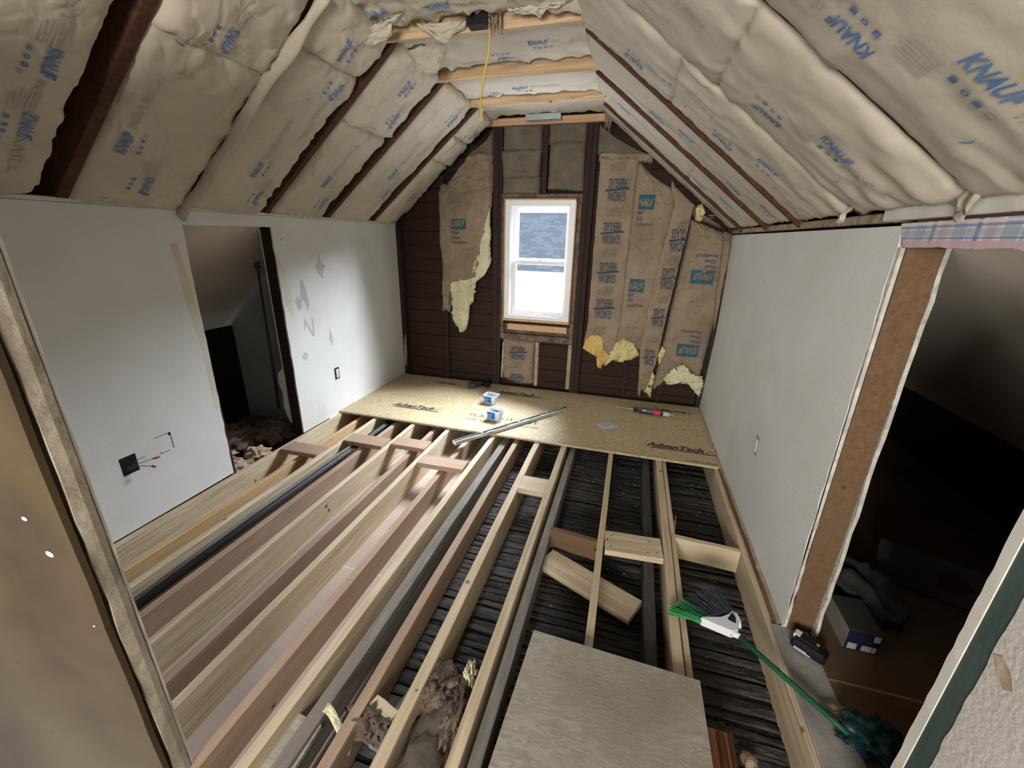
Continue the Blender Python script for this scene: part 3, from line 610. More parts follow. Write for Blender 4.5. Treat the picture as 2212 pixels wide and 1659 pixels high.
for i in range(7):
    a0, a1 = RB[i], RT[i]; place = ['at the picture edge', 'nearest full bay, largest blue letters', 'second bay, over the door opening', 'in third bay from the camera', 'in third bay from the gable', 'in second bay from the gable', 'in the bay touching the gable'][i]
    w = a1 - a0; cd_, cu_ = a0 + w * .43, a0 + w * .66
    parts = [(.035, 1.53)] if not rsplit[i] else [(.035, rsplit[i] + .004), (rsplit[i] - .006, 1.53)]
    for k, (p0, p1) in enumerate(parts):
        nm = '' if len(parts) == 1 else ('lower ', 'upper ')[k]
        fs = 1.0; sh = (.375, 1.3)
        if i == 4: sh = (.2, .83)
        if i == 5: sh = (.35, 1.33)
        if i == 3: sh = (.43, 1.0)
        batt('insulation_batt', nm + 'kraft faced insulation batt on right slope, ' + place, 'kraft faced batts on the right slope', SR, a0, a1, p0, p1, amp=(.02, .022, .022, .016, .010, .010, .010)[i], folds=(.0, .004, .008, .004, 0, 0, 0)[i] if k == 0 else 0, seed=50 + i * 2.9 + k * 1.3, m='kraft_pale',
             prints=knauf_prints('R', a0, a1, p0, p1, cu_, cd_, sh) if i else (), edge=-.018, jr=.006, lump=.004, crease=.004 if i > 3 else .006)
def CX(x, y, n=0): return Vector((x, y, 2.655 - n))
cbays = [(1.32, 1.87, 'over the camera at the picture top', -1.56, -.30), (1.93, 2.475, 'nearest the camera, crumpled', -1.56, -.30), (2.53, 3.095, 'second from the camera', -1.52, -.32), (3.145, 3.71, 'third from the camera', -1.46, -.34), (3.76, 4.26, 'next to the gable', -1.46, -.33)]
for i, (y0, y1, pl, x0, x1) in enumerate(cbays):
    # here a = y (across the bay), s = x (along it)
    def FRc(a, s, n): return Vector((s, a, 2.655 - n))
    pr = []
    def kn(x, y, d, h=.05, ln=.125):
        dv = (-1, 0) if d > 0 else (1, 0)
        pr.append(('print_blue', 'KNAUF', (y, x), (0, d), dv, h, ln, .03, .25)); pr.append(('print_faint', 'INSULATION', (y, x + d * .135), (0, d), dv, .038, .22, 0, .2))
        for k in range(4): pr.append(('print_blue', None, (y - dv[0] * .05, x + d * (.02 + .032 * k)), (0, d), dv, .012, .018, 0, 0))
    if i == 2: kn(-.73, 2.83, 1); kn(-.85, 2.96, -1)
    if i == 3: kn(-1.01, 3.50, 1); kn(-1.11, 3.58, -1)
    if i == 1: kn(-1.44, 2.30, 1); kn(-1.10, 2.30, 1); kn(-.62, 2.22, 1)
    batt('insulation_batt', 'kraft faced batt between the ceiling ties, ' + pl, 'kraft faced batts between the ceiling ties', FRc, y0, y1, x0, x1, amp=(.03, .02, .022, .02, .02)[i], n0=-.012, edge=-.035, lump=.014, seed=90 + i * 4.1, prints=pr, crease=(.02, .034, .016, .014, .02)[i], m='kraft_pale' if i != 1 else 'kraft', jr=.012)
# loose folds where paper hangs down
def sheet(name, label, fn, nu, nv, m, cat='paper', th=.0015, group=None, parent=None):
    V = []; F = []
    pts = [[Vector(fn(i / nu, j / nv)) for i in range(nu + 1)] for j in range(nv + 1)]
    c = pts[nv // 2][nu // 2]
    for row in pts:
        for p in row: V.append(p - c)
    nn = []
    for j in range(nv + 1):
        for i in range(nu + 1):
            du = pts[j][min(i + 1, nu)] - pts[j][max(i - 1, 0)]; dv = pts[min(j + 1, nv)][i] - pts[max(j - 1, 0)][i]; nn.append(du.cross(dv).normalized() * th)
    n1 = len(V); V += [V[k] - nn[k] for k in range(n1)]; W1 = nu + 1
    for j in range(nv):
        for i in range(nu):
            p = j * W1 + i; F.append((p, p + 1, p + W1 + 1, p + W1)); F.append((n1 + p, n1 + p + W1, n1 + p + W1 + 1, n1 + p + 1))
    ring = [i for i in range(W1)] + [j * W1 + nu for j in range(1, nv + 1)] + [nv * W1 + i for i in range(nu - 1, -1, -1)] + [j * W1 for j in range(nv - 1, 0, -1)]
    for k in range(len(ring)): a, b = ring[k], ring[(k + 1) % len(ring)]; F.append((b, a, n1 + a, n1 + b))
    o = link(name, V, F, M[m] if isinstance(m, str) else m, parent, True, c if parent is None else c - parent.location)
    if parent is None: tag(o, label, cat, group)
    return o
def flap(label, p0, p1, hang, depthy, seed, m='kraft'):
    """a triangular tongue of facing paper hanging from the line p0-p1"""
    p0, p1 = Vector(p0), Vector(p1)
    def fn(u, v):
        b = p0.lerp(p1, u); k = (1 - abs(2 * u - 1) ** 1.3) if hang > 0 else 1
        d = abs(hang) * v * k
        return b + Vector((.03 * nz(u * 4 + seed, v * 3), depthy * v * k + .05 * nz(u * 5 + seed, v * 4, 3) * v, -d + .012 * nz(u * 9, v * 6, seed)))
    return sheet('loose_facing_paper', label, fn, 18, 12, m)
flap('torn tongue of kraft paper hanging over the near ceiling tie, left of the black hole', (-1.22, 2.42, 2.63), (-.97, 2.44, 2.63), .075, .03, 1.0)
flap('wide kraft flap drooping at the head of the left slope above the near tie', (-1.60, 2.26, 2.53), (-1.26, 2.32, 2.64), .05, .06, 2.0)
flap('kraft flap drooping over the near tie at its right end', (-.72, 2.38, 2.63), (-.42, 2.36, 2.63), .03, .03, 3.0, 'kraft_pale')
flap('crumpled kraft paper puff at the left end of the ceiling bay behind the near tie', (-1.50, 2.66, 2.60), (-1.18, 2.66, 2.66), .07, .22, 4.0)
flap('kraft paper corner hanging over the right plaster wall beside the plaid strip', (.80, 1.52, 1.76), (.76, 1.28, 1.78), .12, .0, 5.0)
flap('kraft paper corner drooping over the right wall top plate', (.775, 2.16, 1.76), (.775, 1.98, 1.76), .09, .0, 6.0)
# folded paper ridge that hides the second left rafter
def ridge(u, v):
    s = -.02 + 1.44 * u; a = 1.972 + .022 * nz(s * 3.2, 4.4) + (v - .5) * (.05 + .02 * nz(s * 4, 8)); n = .012 + .045 * (1 - (2 * v - 1) ** 2) + .022 * nz(s * 5, v * 2, 7)
    return SL(a, s, n)
sheet('folded_facing_flange', 'overlapping folded kraft flange running up the left slope between two nearby batts', ridge, 60, 6, 'kraft')
# black ceiling box, yellow cable, metal plate
bx = box('ceiling_hole_box', -.950, -.835, 2.41, 2.476, 2.600, 2.70, M['black']); tag(bx, 'black electrical box opening above the near ceiling tie', 'electrical box')
tag(tube('hanging_cable', [(-.850, 2.46, 2.64), (-.846, 2.47, 2.595), (-.850, 2.49, 2.56), (-.862, 2.50, 2.50), (-.885, 2.505, 2.42), (-.905, 2.51, 2.33), (-.912, 2.51, 2.27), (-.908, 2.505, 2.225), (-.895, 2.50, 2.20)], .0055, M['cable_yellow'], seg=8), 'thin yellow cable hanging down from the black ceiling box', 'cable')
mp_ = empty('metal_stud_plate', (-.92, 4.18, 2.59), 'short grey galvanised channel under the ceiling above the window', 'bracket')
box('web', -.16, .16, -.02, .02, 0, .004, M['galv'], mp_, .001); box('flange', -.16, .16, -.024, -.020, -.002, .045, M['galv'], mp_, .001); box('flange', -.16, .16, .020, .024, -.002, .03, M['galv'], mp_, .001)
# splinters / wool shreds hanging at upper corners
def shred(label, c, m, seed, n=16, L=.12, cat='wool shred'):
    V = []; F = []; rnd = random.Random(seed); c = Vector(c)
    for k in range(n):
        p = Vector((rnd.uniform(-.03, .03), rnd.uniform(-.02, .02), rnd.uniform(-.01, .02))); w = rnd.uniform(.002, .006); i0 = len(V); sg = 5
        for j in range(sg + 1):
            t = j / sg; ww = w * (1 - t * .8); V += [p + Vector((-ww, 0, 0)), p + Vector((ww, .001, 0)), p + Vector((0, ww, 0))]
            p = p + Vector((rnd.uniform(-.4, .4), rnd.uniform(-.3, .3), -1)).normalized() * L / sg * rnd.uniform(.5, 1.1)
        for j in range(sg):
            for q in range(3): a = i0 + j * 3 + q; b = i0 + j * 3 + (q + 1) % 3; F.append((a, b, b + 3, a + 3))
    return tag(link('hanging_shred', V, F, M[m], None, True, c), label, cat)
shred('pale wool threads dangling at the right end of the ceiling by the gable', (-.36, 4.15, 2.62), 'wool_pink', 3, 14, .18)
shred('frayed brown fibres hanging beside the black hole at the near tie', (-.80, 2.44, 2.66), 'wool_pink', 5, 18, .13)
shred('wool threads at the left end of the third ceiling tie under the yellow cable', (-1.35, 3.75, 2.60), 'wool_pale', 9, 10, .09)

# ------------------------------------------------------------------ gable wall insulation
def gpanel(name, label, left, right, bottom, top, y=-.03, m='kraft_old', seed=0, prints=(), amp=.03, crease=.008, th=.05, group='old kraft batts on the gable wall', jagb=.012, nu=22, nv=60, curl=0):
    """left/right: x as function of z (list of (z,x)); bottom/top: z as function of u (list)"""
    def itp(tab, t):
        if t <= tab[0][0]: return tab[0][1]
        for (a, b), (c, d) in zip(tab, tab[1:]):
            if t <= c: return b + (d - b) * (t - a) / (c - a)
        return tab[-1][1]
    def H(x, z, u, v):
        q = abs(2 * u - 1); k = max(0, 1 - q ** 4) ** .5 * min(1, min(v, 1 - v) * 9) ** .5
        r = 1 - abs(nz(x * 5 + seed, z * 6 + x * 2, seed)); r2 = 1 - abs(nz(x * 3 + seed, z * 13 + x * 4, 3 + seed))
        return amp * k + .010 * k * nz(x * 5, z * 3, seed) + crease * (max(0, r - .75) / .25) ** 2 + crease * (max(0, r2 - .78) / .22) ** 2 + curl * (1 - v) ** 4
    c = Vector((itp(left, top[0][1]) * .5 + itp(right, top[0][1]) * .5, YB + y, (bottom[0][1] + top[0][1]) / 2)); V = []; F = []
    for j in range(nv + 1):
        for i in range(nu + 1):
            u = i / nu; v = j / nv; zb = itp(bottom, u) + jagb * nz(u * 14, seed * 2, 2) + jagb * .6 * nz(u * 37, seed, 4); zt = itp(top, u); z = zb + (zt - zb) * v
            x0 = itp(left, z) + .004 * nz(z * 9, seed, 1); x1 = itp(right, z) + .004 * nz(z * 9, seed, 9); x = x0 + (x1 - x0) * u
            V.append(Vector((x, YB + y - H(x, z, u, v), z)) - c)
    W1 = nu + 1
    for j in range(nv):
        for i in range(nu): p = j * W1 + i; F.append((p, p + 1, p + W1 + 1, p + W1))
    ring = [i for i in range(W1)] + [j * W1 + nu for j in range(1, nv + 1)] + [nv * W1 + i for i in range(nu - 1, -1, -1)] + [j * W1 for j in range(nv - 1, 0, -1)]
    b0 = len(V)
    for i in ring: V.append(V[i] + Vector((0, th, 0)))
    for k in range(len(ring)): k2 = (k + 1) % len(ring); F.append((ring[k], b0 + k, b0 + k2, ring[k2]))
    F.append(tuple(b0 + k for k in range(len(ring))))
    o = link(name, V, F, M[m], None, True, c); tag(o, label, 'insulation', group)
    if prints:
        def fn(x, z):
            x0, x1 = itp(left, z), itp(right, z); u = min(1, max(0, (x - x0) / (x1 - x0))); zb, zt = itp(bottom, u), itp(top, u); v = min(1, max(0, (z - zb) / (zt - zb)))
            gu = min(nu - 1e-6, u * nu); gv = min(nv - 1e-6, max(0, v) * nv); i = int(gu); j = int(gv); fu = gu - i; fv = gv - j; W_ = nu + 1
            yy = (V[j * W_ + i].y * (1 - fu) + V[j * W_ + i + 1].y * fu) * (1 - fv) + (V[(j + 1) * W_ + i].y * (1 - fu) + V[(j + 1) * W_ + i + 1].y * fu) * fv
            return Vector((x - c.x, yy - .0035, z - c.z))
        P = Print(fn)
        for f in prints: f(P)
        P.done(o, {'print_brown': 'small_print', 'print_green': 'printed_emblem', 'print_teal': 'printed_logo'})
    return o
def logo_knauf(x, z, inv=False, w=.17, tilt=0, clip=0):
    def f(P):
        d = -1 if inv else 1; du = (d, tilt); dv = (0, d)
        V, F, tw, th_ = text_geo('KNAUF', .035, .3)
        # teal plaque with the name left open in paper colour: plaque then pale letters
        P.rect('print_teal', (x + clip * w * d, z), du, dv, w * (1 - clip), w * .62)
        P.fn_save = P.fn; base = P.fn; P.fn = lambda a, b: base(a, b) + Vector((0, -.006, 0))
        if clip < .1: P.text('kraft_old', 'KNAUF', (x + .012 * d, z + .028 * d), du, dv, .062, w * .86, .03, .3)
        else: P.text('kraft_old', 'NAUF', (x + (clip * w + .004) * d, z + .028 * d), du, dv, .062, w * (1 - clip) * .92, .03, .3)
        P.fn = base
        lines = ('Fiber', 'Glass', 'Insulation')
        for k, s_ in enumerate(lines):
            if clip: s_ = {'Fiber': 'er', 'Glass': 'ss', 'Insulation': 'sulation'}[s_]
            xx = x + (clip * w) * d; P.text('print_navy', s_, (xx, z - (.045 + .047 * k) * d), du, dv, .033, None, .012, 0)
    return f
def logo_guardian(x, z, w=.16, h=.20, cut=False):
    def f(P):
        # upside-down as the batt hangs
        g, fb = ('GUARDIAN', 'FIBERGLASS') if not cut else ('RDIAN', 'GLASS')
        xr = x + w
        P.text('print_navy', g, (xr, z + h * .44), (-1, .0), (0, -1), h * .42, w, .022, -.1)
        P.text('print_navy', fb, (xr, z + h * .98), (-1, .0), (0, -1), h * .40, w, .022, -.1)
        P.rect('print_navy', (x - w * .15, z + h * .44), (1, .10), (0, 1), w * 1.3, h * .09)
    return f
def small_print(x, z, w=.14, n=4):
    def f(P):
        for k in range(n): P.rect('print_brown', (x + (.04 if k == n - 1 else 0), z + k * .020), (1, .02), (0, 1), w - (.03 if k == n - 1 else 0), .012)
    return f
def tree_print(x, z, s=1.0):
    def f(P):
        for k, (w_, h_, zz) in enumerate(((.07, .03, .10), (.05, .02, .13), (.02, .09, .01))): P.rect('print_green', (x - w_ * s / 2, z + zz * s), (1, 0), (0, 1), w_ * s, h_ * s)
        for k in range(9): P.rect('print_brown', (x - .10 * s, z + (.0 + .022 * k) * s), (1, 0), (0, 1), .018 * s, .012 * s)
    return f
def dashline(x, z0, z1):
    def f(P):
        zz = z0
        while zz < z1: P.rect('print_brown', (x, zz), (1, 0), (0, 1), .006, .022); zz += .034
    return f
gpanel('gable_batt', 'crumpled kraft batt top left on the gable under the left slope', [(2.0, -1.93), (2.36, -1.80)], [(2, -1.44)], [(0, 2.02), (.4, 1.98), (1, 2.05)], [(0, 2.12), (.35, 2.34), (.7, 2.37), (1, 2.33)], y=-.012, seed=2, crease=.03, amp=.045, nv=36)
gpanel('gable_batt', 'thin aged kraft strip between ceiling corner and crumpled batt, top left', [(2.3, -1.74), (2.56, -1.50)], [(2, -1.435)], [(0, 2.33), (1, 2.30)], [(0, 2.36), (1, 2.575)], y=.01, seed=12, m='kraft_aged', nv=14, nu=12)
gpanel('gable_batt', 'long kraft batt left of the window with a torn lower end and blue logo', [(.7, -2.0), (1.4, -1.985), (1.5, -2.01), (2.05, -1.995), (2.1, -1.97)], [(.8, -1.925), (1.12, -1.90), (1.17, -1.62), (1.25, -1.55), (1.5, -1.53), (1.9, -1.445), (2.1, -1.438)], [(0, .80), (.12, .82), (.3, .84), (.99, .80), (1, .79)], [(0, 2.10), (.5, 2.02), (1, 2.07)], y=-.03, seed=4, crease=.016,
       prints=[logo_knauf(-1.86, 1.66, w=.165, tilt=.0), dashline(-1.74, 1.79, 1.97), dashline(-1.83, 1.28, 1.45)])
gpanel('gable_batt', 'upper aged brown batt over the window, left stud bay', [(2.3, -1.325)], [(2.3, -.955)], [(0, 2.37), (1, 2.36)], [(0, 2.595), (1, 2.585)], y=.004, m='kraft_aged', seed=6, nv=20, prints=[tree_print(-1.12, 2.40)])
gpanel('gable_batt', 'squarish aged batt over the window with a greenish emblem, left stud bay', [(2.1, -1.315), (2.36, -1.335)], [(2.1, -.965), (2.36, -.955)], [(0, 2.13), (1, 2.14)], [(0, 2.37), (.5, 2.385), (1, 2.375)], y=-.02, m='kraft_aged', seed=7, nv=24, prints=[tree_print(-1.13, 2.17, 1.1)])
gpanel('gable_batt', 'lowest aged strip just above the window header, left stud bay', [(2.1, -1.325)], [(2.1, -.96)], [(0, 2.0), (1, 2.0)], [(0, 2.15), (1, 2.15)], y=.0, m='kraft_aged', seed=8, nv=14, prints=[])
gpanel('gable_batt', 'short aged batt at the ceiling over the window, right stud bay', [(2.4, -.885)], [(2.4, -.545)], [(0, 2.42), (1, 2.42)], [(0, 2.595), (1, 2.585)], y=.004, m='kraft_aged', seed=9, nv=14, prints=[tree_print(-.72, 2.43, .7)])
gpanel('gable_batt', 'tall aged batt over the window, right stud bay', [(2.0, -.875), (2.4, -.865)], [(2.0, -.535), (2.4, -.545)], [(0, 2.04), (.5, 2.03), (1, 2.02)], [(0, 2.42), (.4, 2.45), (1, 2.43)], y=-.012, m='kraft_aged', seed=10, nv=30, prints=[tree_print(-.72, 2.22, .9), dashline(-.70, 2.08, 2.2)])
gpanel('gable_batt', 'dull kraft batt wedge right of the window at the top under the right slope', [(2.3, -.43)], [(2.27, .06), (2.5, -.2), (2.62, -.36)], [(0, 2.33), (1, 2.27)], [(0, 2.585), (.4, 2.5), (1, 2.32)], y=.01, m='kraft_aged', seed=11, nv=16)
gpanel('gable_batt', 'kraft roll of folded paper across the top of the patterned strips', [(2.2, -.41)], [(2.2, .06)], [(0, 2.27), (1, 2.25)], [(0, 2.335), (1, 2.31)], y=-.012, seed=13, nv=8, crease=.014)
gpanel('gable_batt', 'broad kraft batt behind the patterned strips with blue logos cut off by them', [(.4, -.13), (2.3, -.10)], [(.5, .24), (2.0, .30), (2.2, .12)], [(0, .50), (.5, .56), (1, .52)], [(0, 2.30), (.5, 2.2), (1, 2.02)], y=.0, seed=14, crease=.016, jagb=.02,
       prints=[logo_knauf(-.08, 1.86, clip=.30, w=.20), logo_knauf(-.08, 1.12, clip=.30, w=.20), dashline(.13, 1.6, 1.78), dashline(.1, 1.35, 1.5)])
gpanel('gable_batt', 'long kraft strip right of the window with a row of dark blue block logos', [(.3, -.435), (.8, -.385), (2.3, -.395)], [(.3, -.13), (.8, -.065), (2.3, -.06)], [(0, .56), (.12, .62), (.3, .68), (.5, .66), (.75, .5), (1, .42)], [(0, 2.30), (1, 2.285)], y=-.045, seed=15, crease=.008, amp=.012, th=.012, jagb=.014,
       prints=[logo_guardian(-.30, 1.92 - .0), logo_guardian(-.31, 1.55), logo_guardian(-.315, 1.19), logo_guardian(-.32, .84), small_print(-.30, 2.18), small_print(-.30, 1.80), small_print(-.31, 1.44), small_print(-.315, 1.08), small_print(-.33, .69, .13)])
gpanel('gable_batt', 'narrow hanging kraft strip with block logos reaching the floor deck, near the right wall', [(.05, .19), (.6, .155), (1.2, .19), (1.9, .29), (2.05, .24)], [(.1, .25), (.45, .33), (1.0, .37), (1.9, .455), (2.05, .36)], [(0, .09), (.35, .045), (.5, .14), (1, .10)], [(0, 2.10), (.6, 2.0), (1, 1.90)], y=-.04, seed=16, amp=.012, th=.012, crease=.012, jagb=.02,
       prints=[logo_guardian(.30, 1.50, .12, .20, True), logo_guardian(.265, 1.16, .11, .20, True), logo_guardian(.235, .80, .10, .18, True), logo_guardian(.21, .40, .09, .17, True), small_print(.33, 1.70, .10), small_print(.29, 1.38, .10), small_print(.26, 1.03, .09), small_print(.215, .64, .09, 3), small_print(.21, .27, .07)])
gpanel('gable_batt', 'wide kraft batt beside the right wall with two upside down blue logos', [(.1, .33), (1, .40), (1.7, .455)], [(.1, .74), (1.0, .80), (1.72, .77)], [(0, .14), (.2, .22), (.35, .36), (.6, .40), (.85, .34), (1, .13)], [(0, 1.78), (1, 1.66)], y=-.005, seed=17, crease=.016, jagb=.02,
       prints=[logo_knauf(.72, 1.245 + .105, True, .20), logo_knauf(.70, .545 + .105, True, .20), dashline(.56, .95, 1.15)])
gpanel('gable_batt', 'small torn kraft wedge under the right slope beside the right wall', [(1.75, .46), (1.95, .44)], [(1.7, .74), (1.95, .50)], [(0, 1.82), (1, 1.71)], [(0, 1.93), (.4, 1.86), (1, 1.74)], y=-.005, m='kraft_aged', seed=18, nv=14, prints=[small_print(.55, 1.77, .08, 3)])
gpanel('gable_batt', 'narrow folded kraft flap at the upper end of the right wall', [(.9, .775), (1.5, .74), (1.66, .735)], [(.9, .80), (1.3, .81), (1.62, .802)], [(0, .92), (1, .80)], [(0, 1.69), (1, 1.66)], y=-.05, seed=19, nv=24, nu=8, crease=.02, th=.01)
gpanel('gable_batt', 'small kraft batt under the window with dark blue block logos', [(.05, -1.295)], [(.05, -.945)], [(0, .09), (.5, .03), (1, .06)], [(0, .545), (1, .52)], y=.0, seed=20, nv=26, crease=.012, prints=[logo_guardian(-1.20, .32, .16, .15), logo_guardian(-1.20, .04, .15, .12), small_print(-1.20, .22, .13)])

# glass wool clumps
def wool(name, label, polyxz, y, m, seed=0, th=.06, group=None, fuzz=.012, plane='xz', parent=None, cat='insulation'):
    """lumpy tuft filling a polygon; fibres along its outline"""
    us = [p[0] for p in polyxz]; vs = [p[1] for p in polyxz]; cx_, cv_ = sum(us) / len(us), sum(vs) / len(vs)
    n = 130; pts = []
    P = polyxz + [polyxz[0]]; lens = [math.dist(P[i], P[i + 1]) for i in range(len(polyxz))]; tot = sum(lens)
    for k in range(n):
        t = tot * k / n; i = 0
        while t > lens[i]: t -= lens[i]; i += 1
        a, b = P[i], P[i + 1]; f = t / lens[i]; x = a[0] + (b[0] - a[0]) * f; z = a[1] + (b[1] - a[1]) * f
        dx, dz = x - cx_, z - cv_; d = math.hypot(dx, dz) + 1e-6; j = fuzz * (nz(k * .9, seed, 1) * 1.6 + random.uniform(-.9, .9)); pts.append((x + dx / d * j, z + dz / d * j))
    V = []; F = []; R_ = 9
    for r in range(1, R_ + 1):
        f = r / R_
        for (x, z) in pts:
            xx = cx_ + (x - cx_) * f; zz = cv_ + (z - cv_) * f
            h = th * (1 - f ** 3) ** .5 * (.7 + .6 * nz(xx * 11 + seed, zz * 9, seed)) + .03 * nz(xx * 24, zz * 24, seed) * (1 - f * .5) + .012 * nz(xx * 60, zz * 50, seed)
            V.append((xx, zz, h))
    V.append((cx_, cv_, th)); ci = len(V) - 1
    for r in range(R_ - 1):
        for k in range(n): a, b = r * n + k, r * n + (k + 1) % n; F.append((a, b, b + n, a + n))
    for k in range(n): F.append((ci, (k + 1) % n, k))
    F.append(tuple((R_ - 1) * n + k for k in range(n)))
    if plane == 'xz': V = [Vector((u - cx_, -h, v - cv_)) for u, v, h in V]; loc = Vector((cx_, y, cv_)); F = [tuple(reversed(f)) for f in F]; F = [tuple(reversed(f)) for f in F]
    else: V = [Vector((u - cx_, v - cv_, h)) for u, v, h in V]; loc = Vector((cx_, cv_, y))
    o = link(name, V, F, M[m], parent, True, loc)
    if parent is None: tag(o, label, cat, group)
    return o
wool('glass_wool_tuft', 'long torn tuft of pale yellow glass wool hanging left of the window', [(-1.445, 1.9), (-1.44, 1.33), (-1.50, 1.22), (-1.60, 1.14), (-1.62, .98), (-1.68, .86), (-1.69, .74), (-1.72, .60), (-1.80, .56), (-1.86, .66), (-1.90, .72), (-1.90, .95), (-1.93, 1.15), (-1.82, 1.20), (-1.62, 1.26), (-1.53, 1.45)], YB - .02, 'wool_pale', 1, .05, fuzz=.016)
wool('glass_wool_tuft', 'ochre yellow glass wool tuft under the strip with block logos', [(-.40, .62), (-.33, .69), (-.22, .66), (-.20, .55), (-.14, .46), (-.12, .40), (-.18, .38), (-.21, .31), (-.25, .32), (-.27, .44), (-.36, .49), (-.42, .52)], YB - .04, 'wool_orange', 2, .05)
wool('glass_wool_tuft', 'cream glass wool puff between the two patterned strips', [(-.13, .58), (-.02, .66), (.09, .62), (.17, .50), (.08, .44), (-.02, .40), (-.12, .42), (-.18, .34), (-.20, .40), (-.14, .50)], YB - .03, 'wool_yellow', 3, .05)
wool('glass_wool_tuft', 'pale yellow glass wool puff at the foot of the batt beside the right wall', [(.40, .28), (.50, .40), (.58, .46), (.68, .36), (.78, .35), (.80, .25), (.78, .12), (.74, .20), (.66, .25), (.55, .26), (.46, .22)], YB - .05, 'wool_pale', 4, .05)
wool('glass_wool_tuft', 'thin yellow wool shred on the lower edge of the narrow hanging strip', [(.30, .36), (.335, .30), (.32, .16), (.32, .06), (.30, .08), (.25, .12), (.28, .24)], YB - .06, 'wool_yellow', 5, .025, fuzz=.005)
wool('glass_wool_tuft', 'small yellow wool lump in the corner under the right slope', [(.47, 1.88), (.52, 1.92), (.56, 1.84), (.53, 1.76), (.48, 1.77)], YB - .03, 'wool_yellow', 6, .03, fuzz=.005)
wool('glass_wool_tuft', 'thin yellow wool peeking from the strip above the slit by the right wall', [(.36, .62), (.40, .58), (.38, .48), (.35, .42), (.33, .52)], YB - .06, 'wool_yellow', 7, .025, fuzz=.005)

# ------------------------------------------------------------------ floor deck
def deck(name, label, x0, x1, y0, y1, z0, z1, m, cat='floor sheet'):
    o = box(name, x0, x1, y0, y1, z0, z1, M[m], None, .0025); return tag(o, label, cat)
dl = deck('subfloor_sheet', 'tan strand board deck sheet in the left rear corner of the floor', -2.5485, -1.433, 3.055, 4.285, -.018, 0, 'osb')
dr = deck('subfloor_sheet', 'long tan strand board deck sheet under the window, from the tubs to the right wall', -1.429, .797, 3.052, 4.283, -.018, 0, 'osb')
def dprint(parent, fns):
    c = parent.location; P = Print(lambda a, b: Vector((a - c.x, b - c.y, .0192)))
    for f in fns: f(P)
    P.done(parent, {'print_black': 'stamped_lettering', 'osb': 'stamped_lettering', 'print_faint': 'faint_lettering'})
def adv(x, y, w=.44, bar=.50):
    def f(P):
        P.text('print_black', 'AdvanTech', (x, y + .02), (1, 0), (0, 1), .075, w, .05, .35); P.rect('print_black', (x + .035, y - .008), (1, 0), (0, 1), bar - .02, .018)
        for k in range(3): P.rect('print_black', (x + w + .01 + .02 * k, y + .03 + .012 * k), (1, 0), (0, 1), .016, .014, shear=.5)
    return f
def life(x, y, w=.30):
    def f(P):
        P.text('print_black', 'LIFETIME', (x + .025, y + .012), (1, 0), (0, 1), .040, w - .05, .05, .0)
        P.rect('print_black', (x, y - .0), (1, 0), (0, 1), .005, .085); P.rect('print_black', (x, y + .083), (1, 0), (0, 1), .05, .004); P.rect('print_black', (x + w, y - .02), (1, 0), (0, 1), .005, .08); P.rect('print_black', (x + w - .06, y - .02), (1, 0), (0, 1), .06, .004)
    return f
def edgeprint(x0, x1, y):
    def f(P):
        x = x0
        while x < x1:
            w = random.uniform(.006, .022); P.rect('print_black', (x, y + random.uniform(0, .003)), (1, 0), (0, 1), w, random.choice((.004, .006))); x += w + random.uniform(.005, .03)
    return f
dprint(dl, [adv(-2.155, 3.33), life(-2.07, 4.085), edgeprint(-2.4, -1.5, 3.075), edgeprint(-2.3, -1.45, 3.62), edgeprint(-2.2, -1.45, 3.9)])
dprint(dr, [adv(-1.285, 4.005, .42, .50), adv(.262, 3.235, .45, .54), life(.36, 4.06, .33),
            lambda P: (P.text('print_black', 'FLAT OUT BEST', (-1.335, 3.345), (1, 0), (0, 1), .062, .66, 0, 0), P.text('print_black', 'FOR A QUIET, STIFF FLOOR', (-1.335, 3.262), (1, 0), (0, 1), .036, .68, 0, 0), P.text('print_black', '12-04-22 05:01', (.56, 3.075), (1, 0), (0, 1), .026, .22, .02, 0)),
            edgeprint(-1.0, .4, 3.075), edgeprint(.45, .8, 3.44), edgeprint(.55, .8, 3.68), edgeprint(-1.2, -.8, 3.86)])
ds = prism('strand_board_sheet', [(-.237 - .09, 1.299 - .8), (.418 - .09, 1.272 - .8), (.427 - .09, .15 - .8), (-.30 - .09, .15 - .8)], 'z', 0, .018, M['osb_dusty']); ds.location = (.09, .8, .001)
ds.rotation_euler = (0, 0, 0); tag(ds, 'dusty grey strand board sheet lying on the joists in the foreground', 'floor sheet')
d2 = prism('strand_board_offcut', [(-.10, .10), (.085, .083), (.10, -.4), (-.13, -.4)], 'z', 0, .018, M['osb_dusty']); d2.location = (-.985, .70, -.10); tag(d2, 'dusty board offcut sunk between joists at the bottom edge, left of the torn paper', 'floor sheet')

# ------------------------------------------------------------------ joists
def joist(x0, y0, x1, y1, w, m, label, top=-.0, h=.185, name='floor_joist'):
    o = board(name, (x0, y0, top), (x1, y1, top), w, h, M[m], n=14, jit=.0015); return tag(o, label, 'joist')
T = -.0195
joist(-2.525, .57, -2.525, 4.27, .040, 'wood_new', 'new pale floor joist hard against the left plaster wall', T)
joist(-2.335, .57, -2.335, 4.27, .036, 'wood_honey', 'honey coloured lower joist, second from the left wall', -.05, .15)
joist(-2.155, .57, -2.155, 4.27, .038, 'wood_new', 'pale new joist just left of the black pipe', T)
joist(-1.965, .57, -1.945, 4.27, .040, 'wood_pink', 'pinkish old joist just right of the black pipe', -.045, .15)
joist(-1.76, .57, -1.76, 4.27, .038, 'wood_new', 'pale new joist in the middle of the left group, with a knot near the camera', T)
joist(-1.565, .57, -1.555, 4.27, .040, 'wood_pink', 'pinkish old joist between the second and third blocking pieces', -.045, .15)
